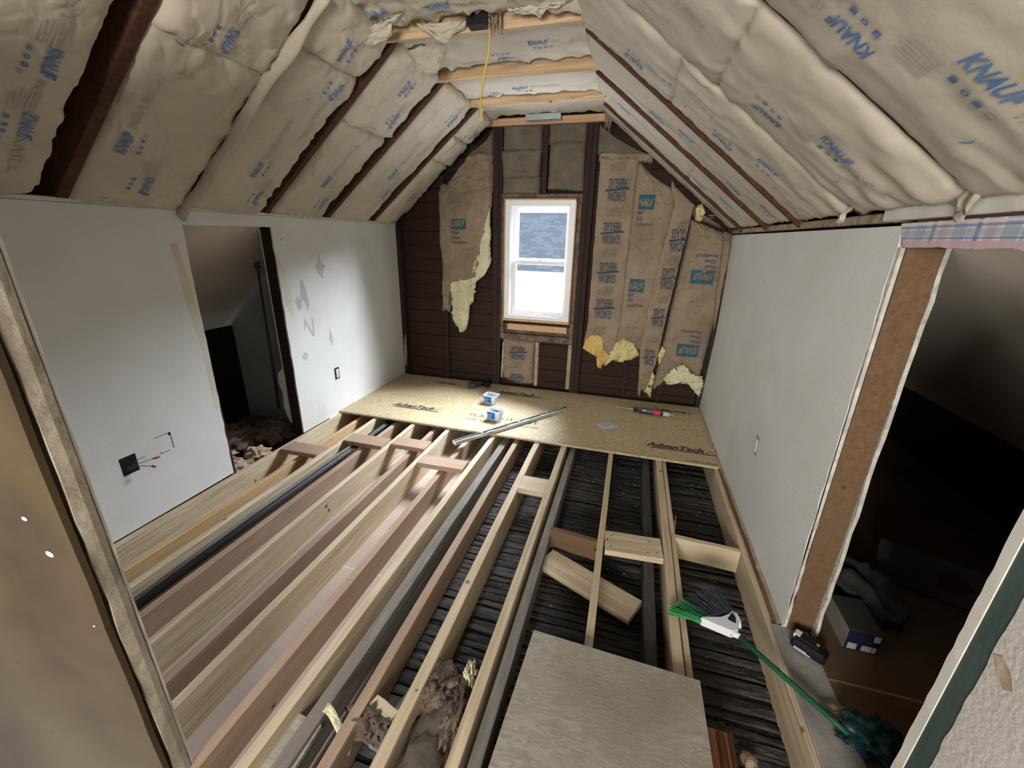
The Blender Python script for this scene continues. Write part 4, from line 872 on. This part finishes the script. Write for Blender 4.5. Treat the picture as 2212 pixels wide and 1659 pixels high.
joist(-1.42, .50, -1.42, 4.27, .038, 'wood_new', 'pale new joist left of the exposed pink ceiling board', T)
joist(-1.195, .45, -1.21, 4.27, .042, 'wood_pink', 'reddish old joist under the near end of the spirit level', -.045, .15)
joist(-1.03, .40, -.985, 4.27, .042, 'wood_new', 'joist with a split bright top edge, passing under the spirit level', T)
joist(-.935, .60, -.88, 4.27, .055, 'wood_grey', 'wide dusty grey joist right of the split bright one', -.06, .13)
joist(-.790, .40, -.795, 4.27, .044, 'wood_pink', 'rough pink brown joist left of the narrow dust filled bay', -.04, .15)
joist(-.615, .30, -.612, 4.27, .046, 'wood_new', 'cleaned joist with worn rounded edges at the left end of the short white block', T)
joist(-.385, .30, -.39, 4.27, .044, 'wood_new', 'joist at the right end of the short white block', T, .15)
joist(-.325, .30, -.315, 4.27, .045, 'wood_grey', 'dirty grey old joist lying alongside the joist by the white block', -.06, .13)
joist(-.005, .30, -.008, 4.27, .036, 'wood_new', 'slim joist running in under the foreground sheet, over the loose board', T, .13)
joist(.245, .30, .275, 4.27, .052, 'wood_black', 'sooty dark grey joist left of the double joist', -.06, .13)
joist(.350, .30, .362, 4.27, .044, 'wood_new', 'main board of the double joist under the broom tips', T, .17)
joist(.392, .30, .402, 4.27, .026, 'wood_new', 'thin sister board on the right side of the double joist', -.032, .15)
joist(.772, .25, .776, 4.27, .042, 'wood_new', 'tall pale rim joist beside the right wall, under the broom handle', T, .19)
rs = box('wall_bottom_plate', .796, .806, .3, 4.28, -.14, -.006, M['wood_black'], None, .002); tag(rs, 'dark rough strip between the rim joist and the right wall', 'trim strip')
def wedge_line():
    V = []; F = []; n = 60
    for i in range(n + 1):
        y = 1.66 + 2.6 * i / n - 2.6; j = .008 * nz(y * 9, 2.2) + random.uniform(-.002, .002); V += [(-.012 + j, y, .004), (.004, y, .02 + j), (.004, y, -.03), (-.010 + j, y, -.02)]
    for i in range(n):
        for q in range(4): a = i * 4 + q; b = i * 4 + (q + 1) % 4; F.append((a, b, b + 4, a + 4))
    o = link('torn_board_edge', V, F, M['rough_pale'], None, True, (.806, 2.6, -.01)); tag(o, 'crumbled plaster edge along the foot of the right wall', 'plaster edge')
wedge_line()
# blocking
def block(x0, x1, y0, y1, z1, th, m, label, flat=True, skew=0):
    o = board('blocking', (x0, (y0 + y1) / 2, z1), (x1, (y0 + y1) / 2 + skew, z1), y1 - y0, th, M[m], n=3, jit=.0004); return tag(o, label, 'blocking', None); return o
block(-2.50, -2.176, 2.29, 2.43, -.006, .036, 'wood_pink', 'flat wooden block nearest the left wall, bridging the first joists', skew=.006)
block(-2.134, -1.782, 2.565, 2.712, -.006, .036, 'wood_pink', 'flat wooden block over the black pipe, bridging two new joists', skew=.004)
block(-1.738, -1.442, 2.63, 2.768, -.006, .036, 'wood_pink', 'flat wooden block in the third bay of the left group', skew=.004)
block(-1.398, -1.035, 2.43, 2.565, -.006, .036, 'wood_pink', 'flat wooden block just in front of the spirit level end', skew=.008)
block(-.590, -.410, 2.352, 2.53, -.02, .034, 'wood_new', 'short whitish block between two middle joists', skew=-.002)
blk = block(.016, .326, 1.93, 2.10, -.022, .036, 'wood_new', 'flat pale block with nail heads between the slim joist and the double joist', skew=.02)
o = board('blocking', (-.300, 2.035, -.03), (-.024, 2.005, -.03), .036, .13, M['wood_brown'], n=3); tag(o, 'upright brown block left of the slim joist', 'blocking')
o = board('blocking', (.408, 2.175, -.025), (.750, 2.155, -.025), .036, .14, M['wood_new'], n=3); tag(o, 'upright pale block between the double joist and the rim joist', 'blocking')
for x, y in ((.05, 1.97), (.05, 2.06), (.25, 1.98), (.30, 1.99), (.26, 2.07), (.03, 2.02)):
    nh_ = lathe('nail_head', [(.004, 0), (.004, .0015), (.002, .002)], M['black'], None, 8, (x, y, -.0215)); bpy.context.view_layer.update(); nh_.parent = blk; nh_.matrix_parent_inverse = blk.matrix_world.inverted()
# loose board on the lath
o = board('loose_board', (-.300, 1.900, -.125), (.198, 1.672, -.125), .150, .038, M['wood_new'], n=4); tag(o, 'loose pale board lying askew on the black lath under the slim joist', 'board')
# pipe in the left bay
pp = empty('black_pipe', (-2.03, 2.5, -.06), 'long black pipe lying between joists in the left group', 'pipe')
tube('pipe_run', [(-.02, -1.9, .0), (-.02, -.8, .004), (-.015, .1, 0), (-.01, .9, -.004), (.0, 1.7, 0)], .022, M['cable_black'], pp, 12)
tube('cable_run', [(.012, -1.9, .012), (.015, -.9, .016), (.02, -.1, .014), (.022, .5, .01), (.02, 1.2, .0)], .009, M['black'], pp, 8)
tag(tube('grey_cable', [(-2.06, .9, -.035), (-2.065, 1.6, -.03), (-2.06, 2.4, -.04), (-2.05, 3.0, -.06)], .012, M['wood_grey'], seg=8), 'thin grey dusty conduit beside the black pipe', 'conduit')

# ------------------------------------------------------------------ tools and tubs on the deck
def tub(loc, rz, label, full=.6):
    t = empty('fastener_tub', loc, label, 'tub', None, None, rz)
    w, d, h = .135, .105, .088
    def ringv(sx, sy, z, r=.014, n=4):
        out = []
        for (cx_, cy_, a0) in ((sx - r, sy - r, 0), (-sx + r, sy - r, 90), (-sx + r, -sy + r, 180), (sx - r, -sy + r, 270)):
            for k in range(n + 1): a = math.radians(a0 + 90 * k / n); out.append((cx_ + r * math.cos(a), cy_ + r * math.sin(a), z))
        return out
    levels = [(w/2 * .84, d/2 * .84, 0), (w/2 * .98, d/2 * .98, h * .9), (w/2 * 1.08, d/2 * 1.08, h * .9), (w/2 * 1.08, d/2 * 1.08, h), (w/2 * .97, d/2 * .97, h), (w/2 * .80, d/2 * .80, .004)]
    V = []; F = []
    for l in levels: V += ringv(*l)
    n = len(V) // len(levels)
    for i in range(len(levels) - 1):
        for k in range(n): a, b = i * n + k, i * n + (k + 1) % n; F.append((a, b, b + n, a + n))
    F.append(tuple(reversed(range(n)))); F.append(tuple((len(levels) - 1) * n + k for k in range(n)))
    link('tub_shell', V, F, M['clear'], t)
    z0, z1 = .008, .075
    k0, k1 = .84 + .14 * z0 / (h * .9), .84 + .14 * z1 / (h * .9)
    lab = link('blue_label', [(-w/2 * .80, -d/2 * k0 - .001, z0), (w/2 * .30, -d/2 * k0 - .001, z0), (w/2 * .34, -d/2 * k1 - .001, z1), (-w/2 * .88, -d/2 * k1 - .001, z1), (-w/2 * .80, -d/2 * k0 - .002, z0), (w/2 * .30, -d/2 * k0 - .002, z0), (w/2 * .34, -d/2 * k1 - .002, z1), (-w/2 * .88, -d/2 * k1 - .002, z1)], [(4, 5, 6, 7), (3, 2, 1, 0), (0, 1, 5, 4), (1, 2, 6, 5), (2, 3, 7, 6), (3, 0, 4, 7)], M['blue_label'], t)
    box('white_label', w/2 * .42, w/2 * .68, -d/2 * .93 - .004, -d/2 * .93 - .002, .012, .07, M['white_plastic'], t, 0)
    for k, ww in enumerate((.05, .04, .045)): box('label_line', -w/2 * .8, -w/2 * .8 + ww, -d/2 * .94 - .0045, -d/2 * .94 - .0035, .05 - .014 * k, .053 - .014 * k, M['white_plastic'], t, 0)
    V = []; F = []; rnd = random.Random(int(loc[0] * 1000) + 5)
    for k in range(170):
        x, y, z = rnd.uniform(-w/2 * .72, w/2 * .72), rnd.uniform(-d/2 * .68, d/2 * .68), rnd.uniform(.01, h * full); a = rnd.uniform(0, 3.14); L = .016; dx, dy = math.cos(a) * L, math.sin(a) * L; dz = rnd.uniform(-.006, .006); n0 = len(V); r = .0016
        dx = max(-w/2*.78 - x, min(w/2*.78 - x, dx)); dy = max(-d/2*.74 - y, min(d/2*.74 - y, dy))
        V += [(x, y - r, z), (x, y + r, z), (x, y, z + r * 2), (x + dx, y + dy - r, z + dz), (x + dx, y + dy + r, z + dz), (x + dx, y + dy, z + dz + r * 2)]
        F += [(n0, n0+1, n0+4, n0+3), (n0+1, n0+2, n0+5, n0+4), (n0+2, n0, n0+3, n0+5), (n0, n0+2, n0+1), (n0+3, n0+4, n0+5)]
    tag(link('screws', V, F, mat('dark_screws', (.20, .19, .17), rough=.4, metal=.6), t), kind='stuff')
    return t
tub((-1.245, 3.735, .0005), math.radians(-8), 'rear clear plastic tub with blue label holding screws on the deck seam', .55)
tub((-1.085, 3.37, .0005), math.radians(-10), 'front clear plastic tub with blue label full of dark screws', .75)
# spirit level
lv = empty('spirit_level', (-.865, 3.275, .0008), 'silver aluminium spirit level lying diagonally over the deck edge', 'level', rz=math.atan2(3.79 - 2.79, -.49 + 1.235))
def lbx(n_, x0, x1, y0, y1, z0, z1, m): return box(n_, x0, x1, y0, y1, z0, z1, M[m], lv, .0015)
LL = .625
lbx('bottom_rail', -LL, LL, -.024, .024, 0, .006, 'steel'); lbx('web', -LL, LL, -.024, -.010, .006, .030, 'steel') 
lbx('side_face', -LL, LL, -.0245, -.0232, .004, .030, 'steel'); lbx('upper_channel', -LL, LL, -.010, .020, .006, .012, 'black'); lbx('rear_rail', -LL, LL, .019, .024, .006, .028, 'steel')
for x in (-.36, .04, .38): 
    v_ = lbx('vial_block', x - .035, x + .035, -.020, .012, .012, .032, 'black'); lbx('vial', x - .010, x + .010, -.012, .006, .030, .034, 'cable_yellow')
for x in (-.17, .22): lbx('slot', x - .075, x + .075, -.018, -.012, .0295, .0306, 'black')
lbx('end_cap', -LL - .004, -LL, -.025, .025, 0, .031, 'white_plastic'); lbx('end_cap', LL, LL + .004, -.025, .025, 0, .031, 'black')
# caulk gun with cartridge
cg = empty('caulking_gun', (.24, 3.935, .003), 'caulking gun holding a dark blue cartridge with red patch, lying near the right wall', 'caulking gun', rz=math.radians(-4))
lathe('cartridge', [(.024, 0), (.025, .002), (.025, .205), (.022, .212), (.009, .215), (.008, .235)], mat('navy_cartridge', (.035, .035, .09), rough=.35), cg, 24, (-.03, 0, .026), (1, 0, 0))
lathe('nozzle', [(.008, 0), (.004, .06), (.002, .085)], M['clear'], cg, 14, (.205, 0, .026), (1, 0, 0))
lathe('red_patch', [(.0253, 0), (.0256, .001), (.0256, .06), (.0253, .061)], M['red'], cg, 24, (.105, 0, .026), (1, 0, 0))
lathe('clear_cap', [(.020, 0), (.021, .001), (.021, .05), (.019, .052)], M['clear'], cg, 18, (.19, 0, .026), (1, 0, 0))
P = Print(lambda a, b: Vector((a, -math.sin(b / .0265) * .0265, .026 + math.cos(b / .0265) * .0265)))
P.text('white_plastic', 'SUBFLOOR', (-.015, .012), (1, 0), (0, -1) if 0 else (0, 1), .0001 + .014, .11, .02, 0) if 0 else None
P.rect('white_plastic', (.0, .022), (1, 0), (0, 1), .03, .01)
P.done(cg, {'white_plastic': 'white_print'})
tube('frame_rod', [(-.05, -.022, .050), (.06, -.0265, .048), (.19, -.022, .048)], .0022, M['steel'], cg, 8); tube('push_rod', [(-.24, 0, .030), (-.10, 0, .027), (-.03, 0, .026)], .003, M['steel'], cg, 8)
tube('push_rod_hook', [(-.24, 0, .030), (-.252, 0, .034), (-.256, .0, .026), (-.25, 0, .018)], .003, M['steel'], cg, 8)
box('handle_body', -.085, -.035, -.016, .016, .008, .046, M['black'], cg, .006); tube('handle', [(-.065, .01, .03), (-.075, .04, .02), (-.07, .07, .012)], .008, M['black'], cg, 8); tube('trigger', [(-.045, .01, .028), (-.025, .04, .018), (-.035, .07, .010)], .005, M['black'], cg, 8)
tube('front_ring', [(.185, .024 * math.cos(a), .026 + .024 * math.sin(a)) for a in [k * math.pi / 6 for k in range(13)]], .0025, M['black'], cg, 6)
# square clear lid
li = empty('tub_lid', (-.075, 3.54, .0006), 'square frosted tub lid lying alone on the deck', 'lid', rz=math.radians(38))
box('lid_rim', -.075, .075, -.06, .06, 0, .006, M['clear'], li, .003); box('lid_recess', -.055, .055, -.042, .042, .006, .0085, M['clear'], li, .002)
# cordless driver
dd = empty('cordless_driver', (-1.50, 4.12, .001), 'black cordless drill driver lying against the gable wall', 'power tool', rz=math.radians(28))
box('battery', -.14, -.055, -.036, .036, 0, .060, mat('slate_plastic', (.035, .055, .07), rough=.5), dd, .008)
tube('grip', [(-.06, 0, .030), (-.01, 0, .030), (.05, 0, .032)], .02, M['black'], dd, 12, [.022, .017, .021])
lathe('motor_housing', [(.018, 0), (.030, .006), (.032, .03), (.031, .085), (.026, .10), (.02, .105)], M['black'], dd, 18, (.075, .055, .033), (0, -1, 0))
lathe('chuck', [(.022, 0), (.022, .02), (.014, .035), (.008, .038)], M['black'], dd, 16, (.075, -.050, .033), (0, -1, 0)); box('trigger', .01, .03, -.034, -.012, .024, .042, M['black'], dd, .003)

# ------------------------------------------------------------------ wall boxes
ob = empty('junction_box', (XL, 1.355, .36), 'open black junction box with bare wire ends sticking out of the left wall', 'electrical box')
V = [(.001, -.045, -.05), (.001, .045, -.055), (.001, .05, .06), (.001, -.04, .065), (-.045, -.03, -.045), (-.045, .035, -.045), (-.045, .035, .05), (-.045, -.03, .05)]
box('box_body', -.012, .0012, -.042, .045, -.048, .062, M['black'], ob, .004); box('box_back', -.03, .002, -.02, .03, -.03, .0, mat('box_blue_grey', (.03, .04, .07), rough=.4), ob, .003)
tube('wire', [(.0, .01, .0), (.03, .03, .005), (.05, .055, .012), (.06, .085, .010)], .0022, M['wire_copper'], ob, 6); tube('wire', [(.0, .01, -.005), (.035, .04, -.015), (.055, .07, -.03)], .0022, M['wire_copper'], ob, 6); tube('wire', [(0, .015, .01), (.03, .035, .03), (.04, .06, .035)], .0018, M['wire_copper'], ob, 6)
tube('red_wire_nut', [(.06, .085, .010), (.064, .115, .008)], .006, M['red'], ob, 8); tube('brown_wire_nut', [(.055, .07, -.03), (.058, .085, -.042)], .006, mat('brown_nut', (.2, .07, .04), rough=.5), ob, 8)
pc = empty('cut_patch', (XL, 1.55, .40), 'square saw cut outlined in the left wall right of the junction box', 'wall cut')
for a in ((-.030, -.053, .018, -.050), (.043, -.048, .0465, .056), (-.042, .054, .045, .057), (.034, .038, .046, .056), (-.030, -.053, -.026, -.040)): box('cut_line', .0, .0008, min(a[0], a[2]), max(a[0], a[2]), min(a[1], a[3]), max(a[1], a[3]), M['black'], pc, 0)
def outlet(name, loc, sgn, label, plate):
    t = empty(name, loc, label, 'outlet')
    box('cut_hole', 0, .001 * sgn if sgn > 0 else .0, -.032, .032, -.055, .055, M['black'], t, 0) if sgn > 0 else box('cut_hole', -.001, 0, -.03, .03, -.058, .058, M[plate], t, 0)
    a, b = (.001, .008) if sgn > 0 else (-.006, -.001)
    box('receptacle', a, b, -.018, .018, -.042, .042, M['paint_white'], t, .003)
    for z in (-.02, .02):
        box('socket_face', b if sgn > 0 else a - .001, b + .001 if sgn > 0 else a, -.013, .013, z - .013, z + .013, M['vinyl'], t, .0)
        for dy in (-.005, .005): box('slot', b + .001 if sgn > 0 else a - .002, b + .0015 if sgn > 0 else a - .001, dy - .0012, dy + .0012, z - .004, z + .005, M['black'], t, 0)
outlet('wall_outlet', (XL, 3.095, .365), 1, 'bare wall receptacle in a black cut hole on the left wall', 'black')
outlet('wall_outlet', (XR, 2.475, .48), -1, 'pale flush outlet on the right plaster wall', 'wool_pink')

# ------------------------------------------------------------------ broom
br = empty('broom', (.56, 1.56, .03), 'push broom with green and charcoal bristles and white head leaning across the joists', 'broom')
def B(x, y, z=0): return Vector((x - .56, y - 1.56, z))
def bristles(name, m, t0, t1, n, seed):
    rnd = random.Random(seed); V = []; F = []
    # root line to tip line
    r0, r1 = B(.455, 1.530, .01), B(.590, 1.622, .02); q0, qm, q1 = B(.335, 1.59, -.035), B(.435, 1.70, -.02), B(.545, 1.745, .01)
    for k in range(n):
        t = t0 + (t1 - t0) * (k + rnd.random()) / n; a = r0.lerp(r1, t) + Vector((rnd.uniform(-.004, .004), rnd.uniform(-.004, .004), rnd.uniform(-.016, .016)))
        tip = ((q0 * (1 - t) * (1 - t)) + (qm * 2 * t * (1 - t)) + (q1 * t * t)); tip = tip + Vector((rnd.uniform(-.012, .012), rnd.uniform(-.010, .010), rnd.uniform(-.02, .02)))
        mid = a.lerp(tip, .5) + Vector((rnd.uniform(-.004, .004), rnd.uniform(-.004, .004), rnd.uniform(.0, .008))); pts = [a, mid, tip]; w = .0013; n0 = len(V)
        for p in pts: V += [p + Vector((w, -w * .5, 0)), p + Vector((-w, w * .5, 0)), p + Vector((0, 0, w * 1.6))]
        for j in range(2):
            for q in range(3): c, d = n0 + j * 3 + q, n0 + j * 3 + (q + 1) % 3; F.append((c, d, d + 3, c + 3))
    return tag(link(name, V, F, M[m], br), kind='stuff')
bristles('green_bristles', 'green_bristle', .0, .30, 260, 1); bristles('charcoal_bristles', 'grey_bristle', .28, 1.0, 420, 2)
prism('bristle_cap', [(-.112, -.030), (.006, -.060), (.034, -.048), (.042, -.015), (.046, .040), (.030, .066), (.012, .040), (-.025, .012), (-.075, -.003), (-.108, -.012)], 'z', -.012, .028, M['white_plastic'], br).modifiers.new('bevel', 'BEVEL').width = .006
br_hole = prism('cap_recess', [(.000, .002), (.030, -.012), (.036, .02), (.028, .045), (.014, .026)], 'z', .028, .0292, M['black'], br)
tube('grip_loop', [(.030, .064, .012), (.046, .050, .02), (.052, .010, .022), (.046, -.020, .018)], .006, M['white_plastic'], br, 8)
tube('socket', [(.010, -.045, .010), (.040, -.060, .012)], .014, M['white_plastic'], br, 12, [.017, .012])
tube('handle', [(.034, -.058, .012), (.16, -.185, .006), (.27, -.295, .000), (.33, -.36, .0)], .0105, M['green_handle'], br, 12)
rb = empty('reddish_block', (.48, 1.02, -.085), 'reddish brown rounded ribbed piece showing right of the foreground sheet', 'tray')
box('base', -.06, .045, -.25, .155, 0, .02, M['copper_wood'], rb, .008); tube('rib', [(.0, -.25, .028), (.0, .13, .028)], .014, M['copper_wood'], rb, 10); tube('rib', [(.034, -.25, .026), (.034, .14, .026)], .009, M['copper_wood'], rb, 10)

# ------------------------------------------------------------------ debris in the near bays
def crumple(name, label, c, size, m, seed, cat, rough=.35, sub=3, freq=3.0, parent=None, cut=None):
    bm = bmesh.new(); bmesh.ops.create_icosphere(bm, subdivisions=sub, radius=1)
    for v in bm.verts:
        d = v.co.normalized(); k = 1 + rough * (nz(d.x * freq + seed, d.y * freq, d.z * freq) + .5 * abs(nz(d.x * freq * 2.3, d.y * freq * 2.3 + seed, d.z * freq * 2)) + .25 * nz(d.x * 9, d.y * 9, d.z * 9 + seed))
        v.co = Vector((d.x * size[0] * k, d.y * size[1] * k, d.z * size[2] * k))
    o = bm_link(name, bm, M[m], parent, True); o.location = c
    if label: tag(o, label, cat)
    return o
crumple('insulation_scrap', 'brown paper faced insulation roll stuffed in the bay at the bottom edge', (-.51, .84, -.115), (.075, .22, .055), 'kraft_aged', 1, 'insulation', .3)
crumple('insulation_scrap', 'dark brown glass wool wad behind the near insulation roll', (-.56, 1.02, -.10), (.07, .09, .06), 'wool_brown', 2, 'insulation', .8, 4, 3.5)
crumple('insulation_scrap', 'reddish brown wool strand leaning on the joist beside the paper tuft', (-.455, .97, -.09), (.03, .13, .055), 'wool_brown', 3, 'insulation', .8, 4, 3.5)
crumple('insulation_scrap', 'grey green paper roll end sticking out of the bay at the bottom edge', (-.50, .72, -.07), (.07, .13, .04), 'kraft_aged', 14, 'insulation', .35)
crumple('torn_paper_tuft', 'pale shredded paper tuft standing up beside the middle joist', (-.452, 1.09, -.07), (.018, .035, .055), 'wool_pale', 4, 'paper', 1.0, 4, 4)
crumple('insulation_scrap', 'grey brown wool wisp under the torn paper strip', (-.745, .84, -.075), (.07, .045, .025), 'wool_brown', 5, 'insulation', .9, 4, 4)
def pstrip(u, v):
    x = -.905 + .14 * u; return (x, .80 - .055 * u + .028 * v, -.04 - .055 * u * u + .025 * math.sin(u * 5) + .008 * v)
sheet('torn_paper_strip', 'curled cream strip of torn paper near the bottom edge between joists', pstrip, 14, 4, 'wool_pale')
o = board('wood_scrap', (-.76, .90, -.055), (-.655, .87, -.055), .045, .03, M['wood_new'], n=3); tag(o, 'small wood scrap wedged between joists behind the torn paper', 'wood scrap')
o = board('wood_scrap', (-.70, .80, -.13), (-.655, 1.12, -.16), .05, .02, M['wood_grey'], n=3); tag(o, 'grey board scrap leaning in the bay left of the brown insulation', 'wood scrap')
tag(tube('splinter', [(.44, 2.42, -.16), (.45, 2.50, -.11)], .006, M['wood_new'], seg=6, radii=[.010, .002]), 'thin wood splinter standing in the dark bay behind the upright pale block', 'splinter')
# left closet contents
crumple('insulation_scrap', 'light pinkish glass wool chunk at the left doorway foot', (-2.70, 2.02, -.06), (.12, .10, .05), 'wool_pink', 6, 'insulation', .6, 4, 3)
crumple('insulation_scrap', 'broken pinkish glass wool chunk right beside the first one in the left doorway', (-2.68, 2.24, -.05), (.09, .08, .045), 'wool_pink', 7, 'insulation', .5, 4, 3)
crumple('insulation_scrap', 'brown glass wool heap deep in the left closet under the pole', (-2.86, 2.56, -.04), (.16, .14, .09), 'wool_brown', 8, 'insulation', .7, 4, 3)
crumple('insulation_scrap', 'pale torn wool edge low at the left side of the left doorway', (-2.80, 2.02, .02), (.10, .07, .035), 'wool_pink', 9, 'insulation', .8, 4, 3)
crumple('insulation_scrap', 'dark brown wool lump deep in the left closet left of the pole', (-3.0, 2.30, .0), (.14, .2, .08), 'wool_brown', 15, 'insulation', .7, 4, 3)
o = board('wood_scrap', (-2.68, 1.97, -.03), (-2.60, 2.13, -.03), .07, .04, M['wood_pink'], n=2); tag(o, 'short wood block lying just inside the left doorway', 'wood scrap')
po = empty('finial_pole', (-2.985, 2.80, .0), 'thin metal pole with a pointed finial leaning inside the left closet', 'pole')
M['pole'] = mat('dull_bronze', (.10, .085, .065), rough=.5, metal=.3)
tube('shaft', [(.0, .0, .07), (.0, .015, .6), (.0, .035, 1.28)], .010, M['pole'], po, 10, [.012, .010, .008]); tube('rear_shaft', [(-.05, .06, .2), (-.03, .05, .9), (-.005, .04, 1.27)], .009, M['black'], po, 8)
lathe('finial', [(.006, 0), (.020, .012), (.008, .022), (.022, .04), (.028, .052), (.012, .066), (.028, .085), (.014, .105), (.008, .12), (.003, .165)], M['pole'], po, 12, (0, .035, 1.27))
# right closet contents
bxr = empty('cardboard_box', (1.075, 1.70, -.005), 'cardboard box with white side and navy printed front on the right closet floor', 'box', rz=math.radians(0))
box('carton', -.05, .07, -.085, .10, 0, .105, M['navy_box'], bxr, .003); box('white_side', -.0515, -.050, -.083, .098, .002, .103, M['osb_dusty'], bxr, 0); box('lid_flap', -.052, .071, -.087, .101, .105, .108, M['grey_cloth'], bxr, 0)
for x0, x1, z0, z1 in ((-.04, -.008, .008, .038), (.01, .045, .008, .036), (.048, .062, .008, .036), (.042, .064, .066, .096)): box('label', x0, x1, -.0865, -.085, z0, z1, M['paint_white'], bxr, 0)
bt = empty('tool_battery', (.872, 1.545, .0), 'black slide pack tool battery standing at the foot of the right door jamb', 'battery', rz=math.radians(-35))
box('pack', -.062, .062, -.035, .035, 0, .048, M['black'], bt, .012); box('rail', -.055, .03, -.02, .02, .048, .062, M['black'], bt, .003); box('terminal_block', -.060, -.036, -.018, .018, .046, .064, M['white_plastic'], bt, .003); box('yellow_mark', .018, .028, -.006, .004, .048, .0625, M['cable_yellow'], bt, .0)
P = Print(lambda a, b: Vector((a, -.0356, b))); P.rect('white_plastic', (-.045, .012), (1, 0), (0, 1), .06, .004); P.rect('white_plastic', (-.045, .019), (1, 0), (0, 1), .045, .003); P.done(bt, {'white_plastic': 'white_print'})
crumple('cloth_heap', 'crumpled dull grey cloth heap behind the box in the right closet', (1.22, 1.93, .04), (.12, .16, .09), 'grey_cloth', 10, 'cloth', .6, 4, 2.6)
crumple('teal_bag', 'dark teal plastic bag bunched at the end of the broom handle', (.955, 1.225, .025), (.085, .06, .04), 'teal_bag', 11, 'bag', .6, 4, 3)
o = prism('red_marked_panel', [(-.3, 0), (.3, 0), (.3, .17), (-.3, .19)], 'y', 0, .015, M['grey_cloth']); o.location = (1.62, 2.0, .02); o.rotation_euler = (math.radians(-30), 0, math.radians(-20)); tag(o, 'pale board with a dark red patch leaning in the dark right closet', 'panel')
prism('red_patch', [(-.08, .05), (.02, .04), (.06, .09), (-.01, .14), (-.06, .12)], 'y', -.002, 0, mat('dull_red', (.07, .012, .012), rough=.8), o)
o = box('storage_bin', 1.55, 1.95, 1.55, 1.78, -.004, .22, mat('dark_blue_bin', (.012, .016, .03), rough=.6), None, .01); tag(o, 'dark blue storage bin deep in the right closet', 'storage bin')
crumple('plaster_rubble', 'crumbled plaster bit on the sill where the broom handle passes', (.882, 1.30, .006), (.045, .03, .012), 'rough_pale', 12, 'rubble', .9, 3, 4)
crumple('cotton_ball', 'small tan ball of debris on the lath right of the foreground sheet', (.60, 1.17, -.175), (.028, .024, .016), 'wool_pink', 13, 'debris', .3, 3, 3)
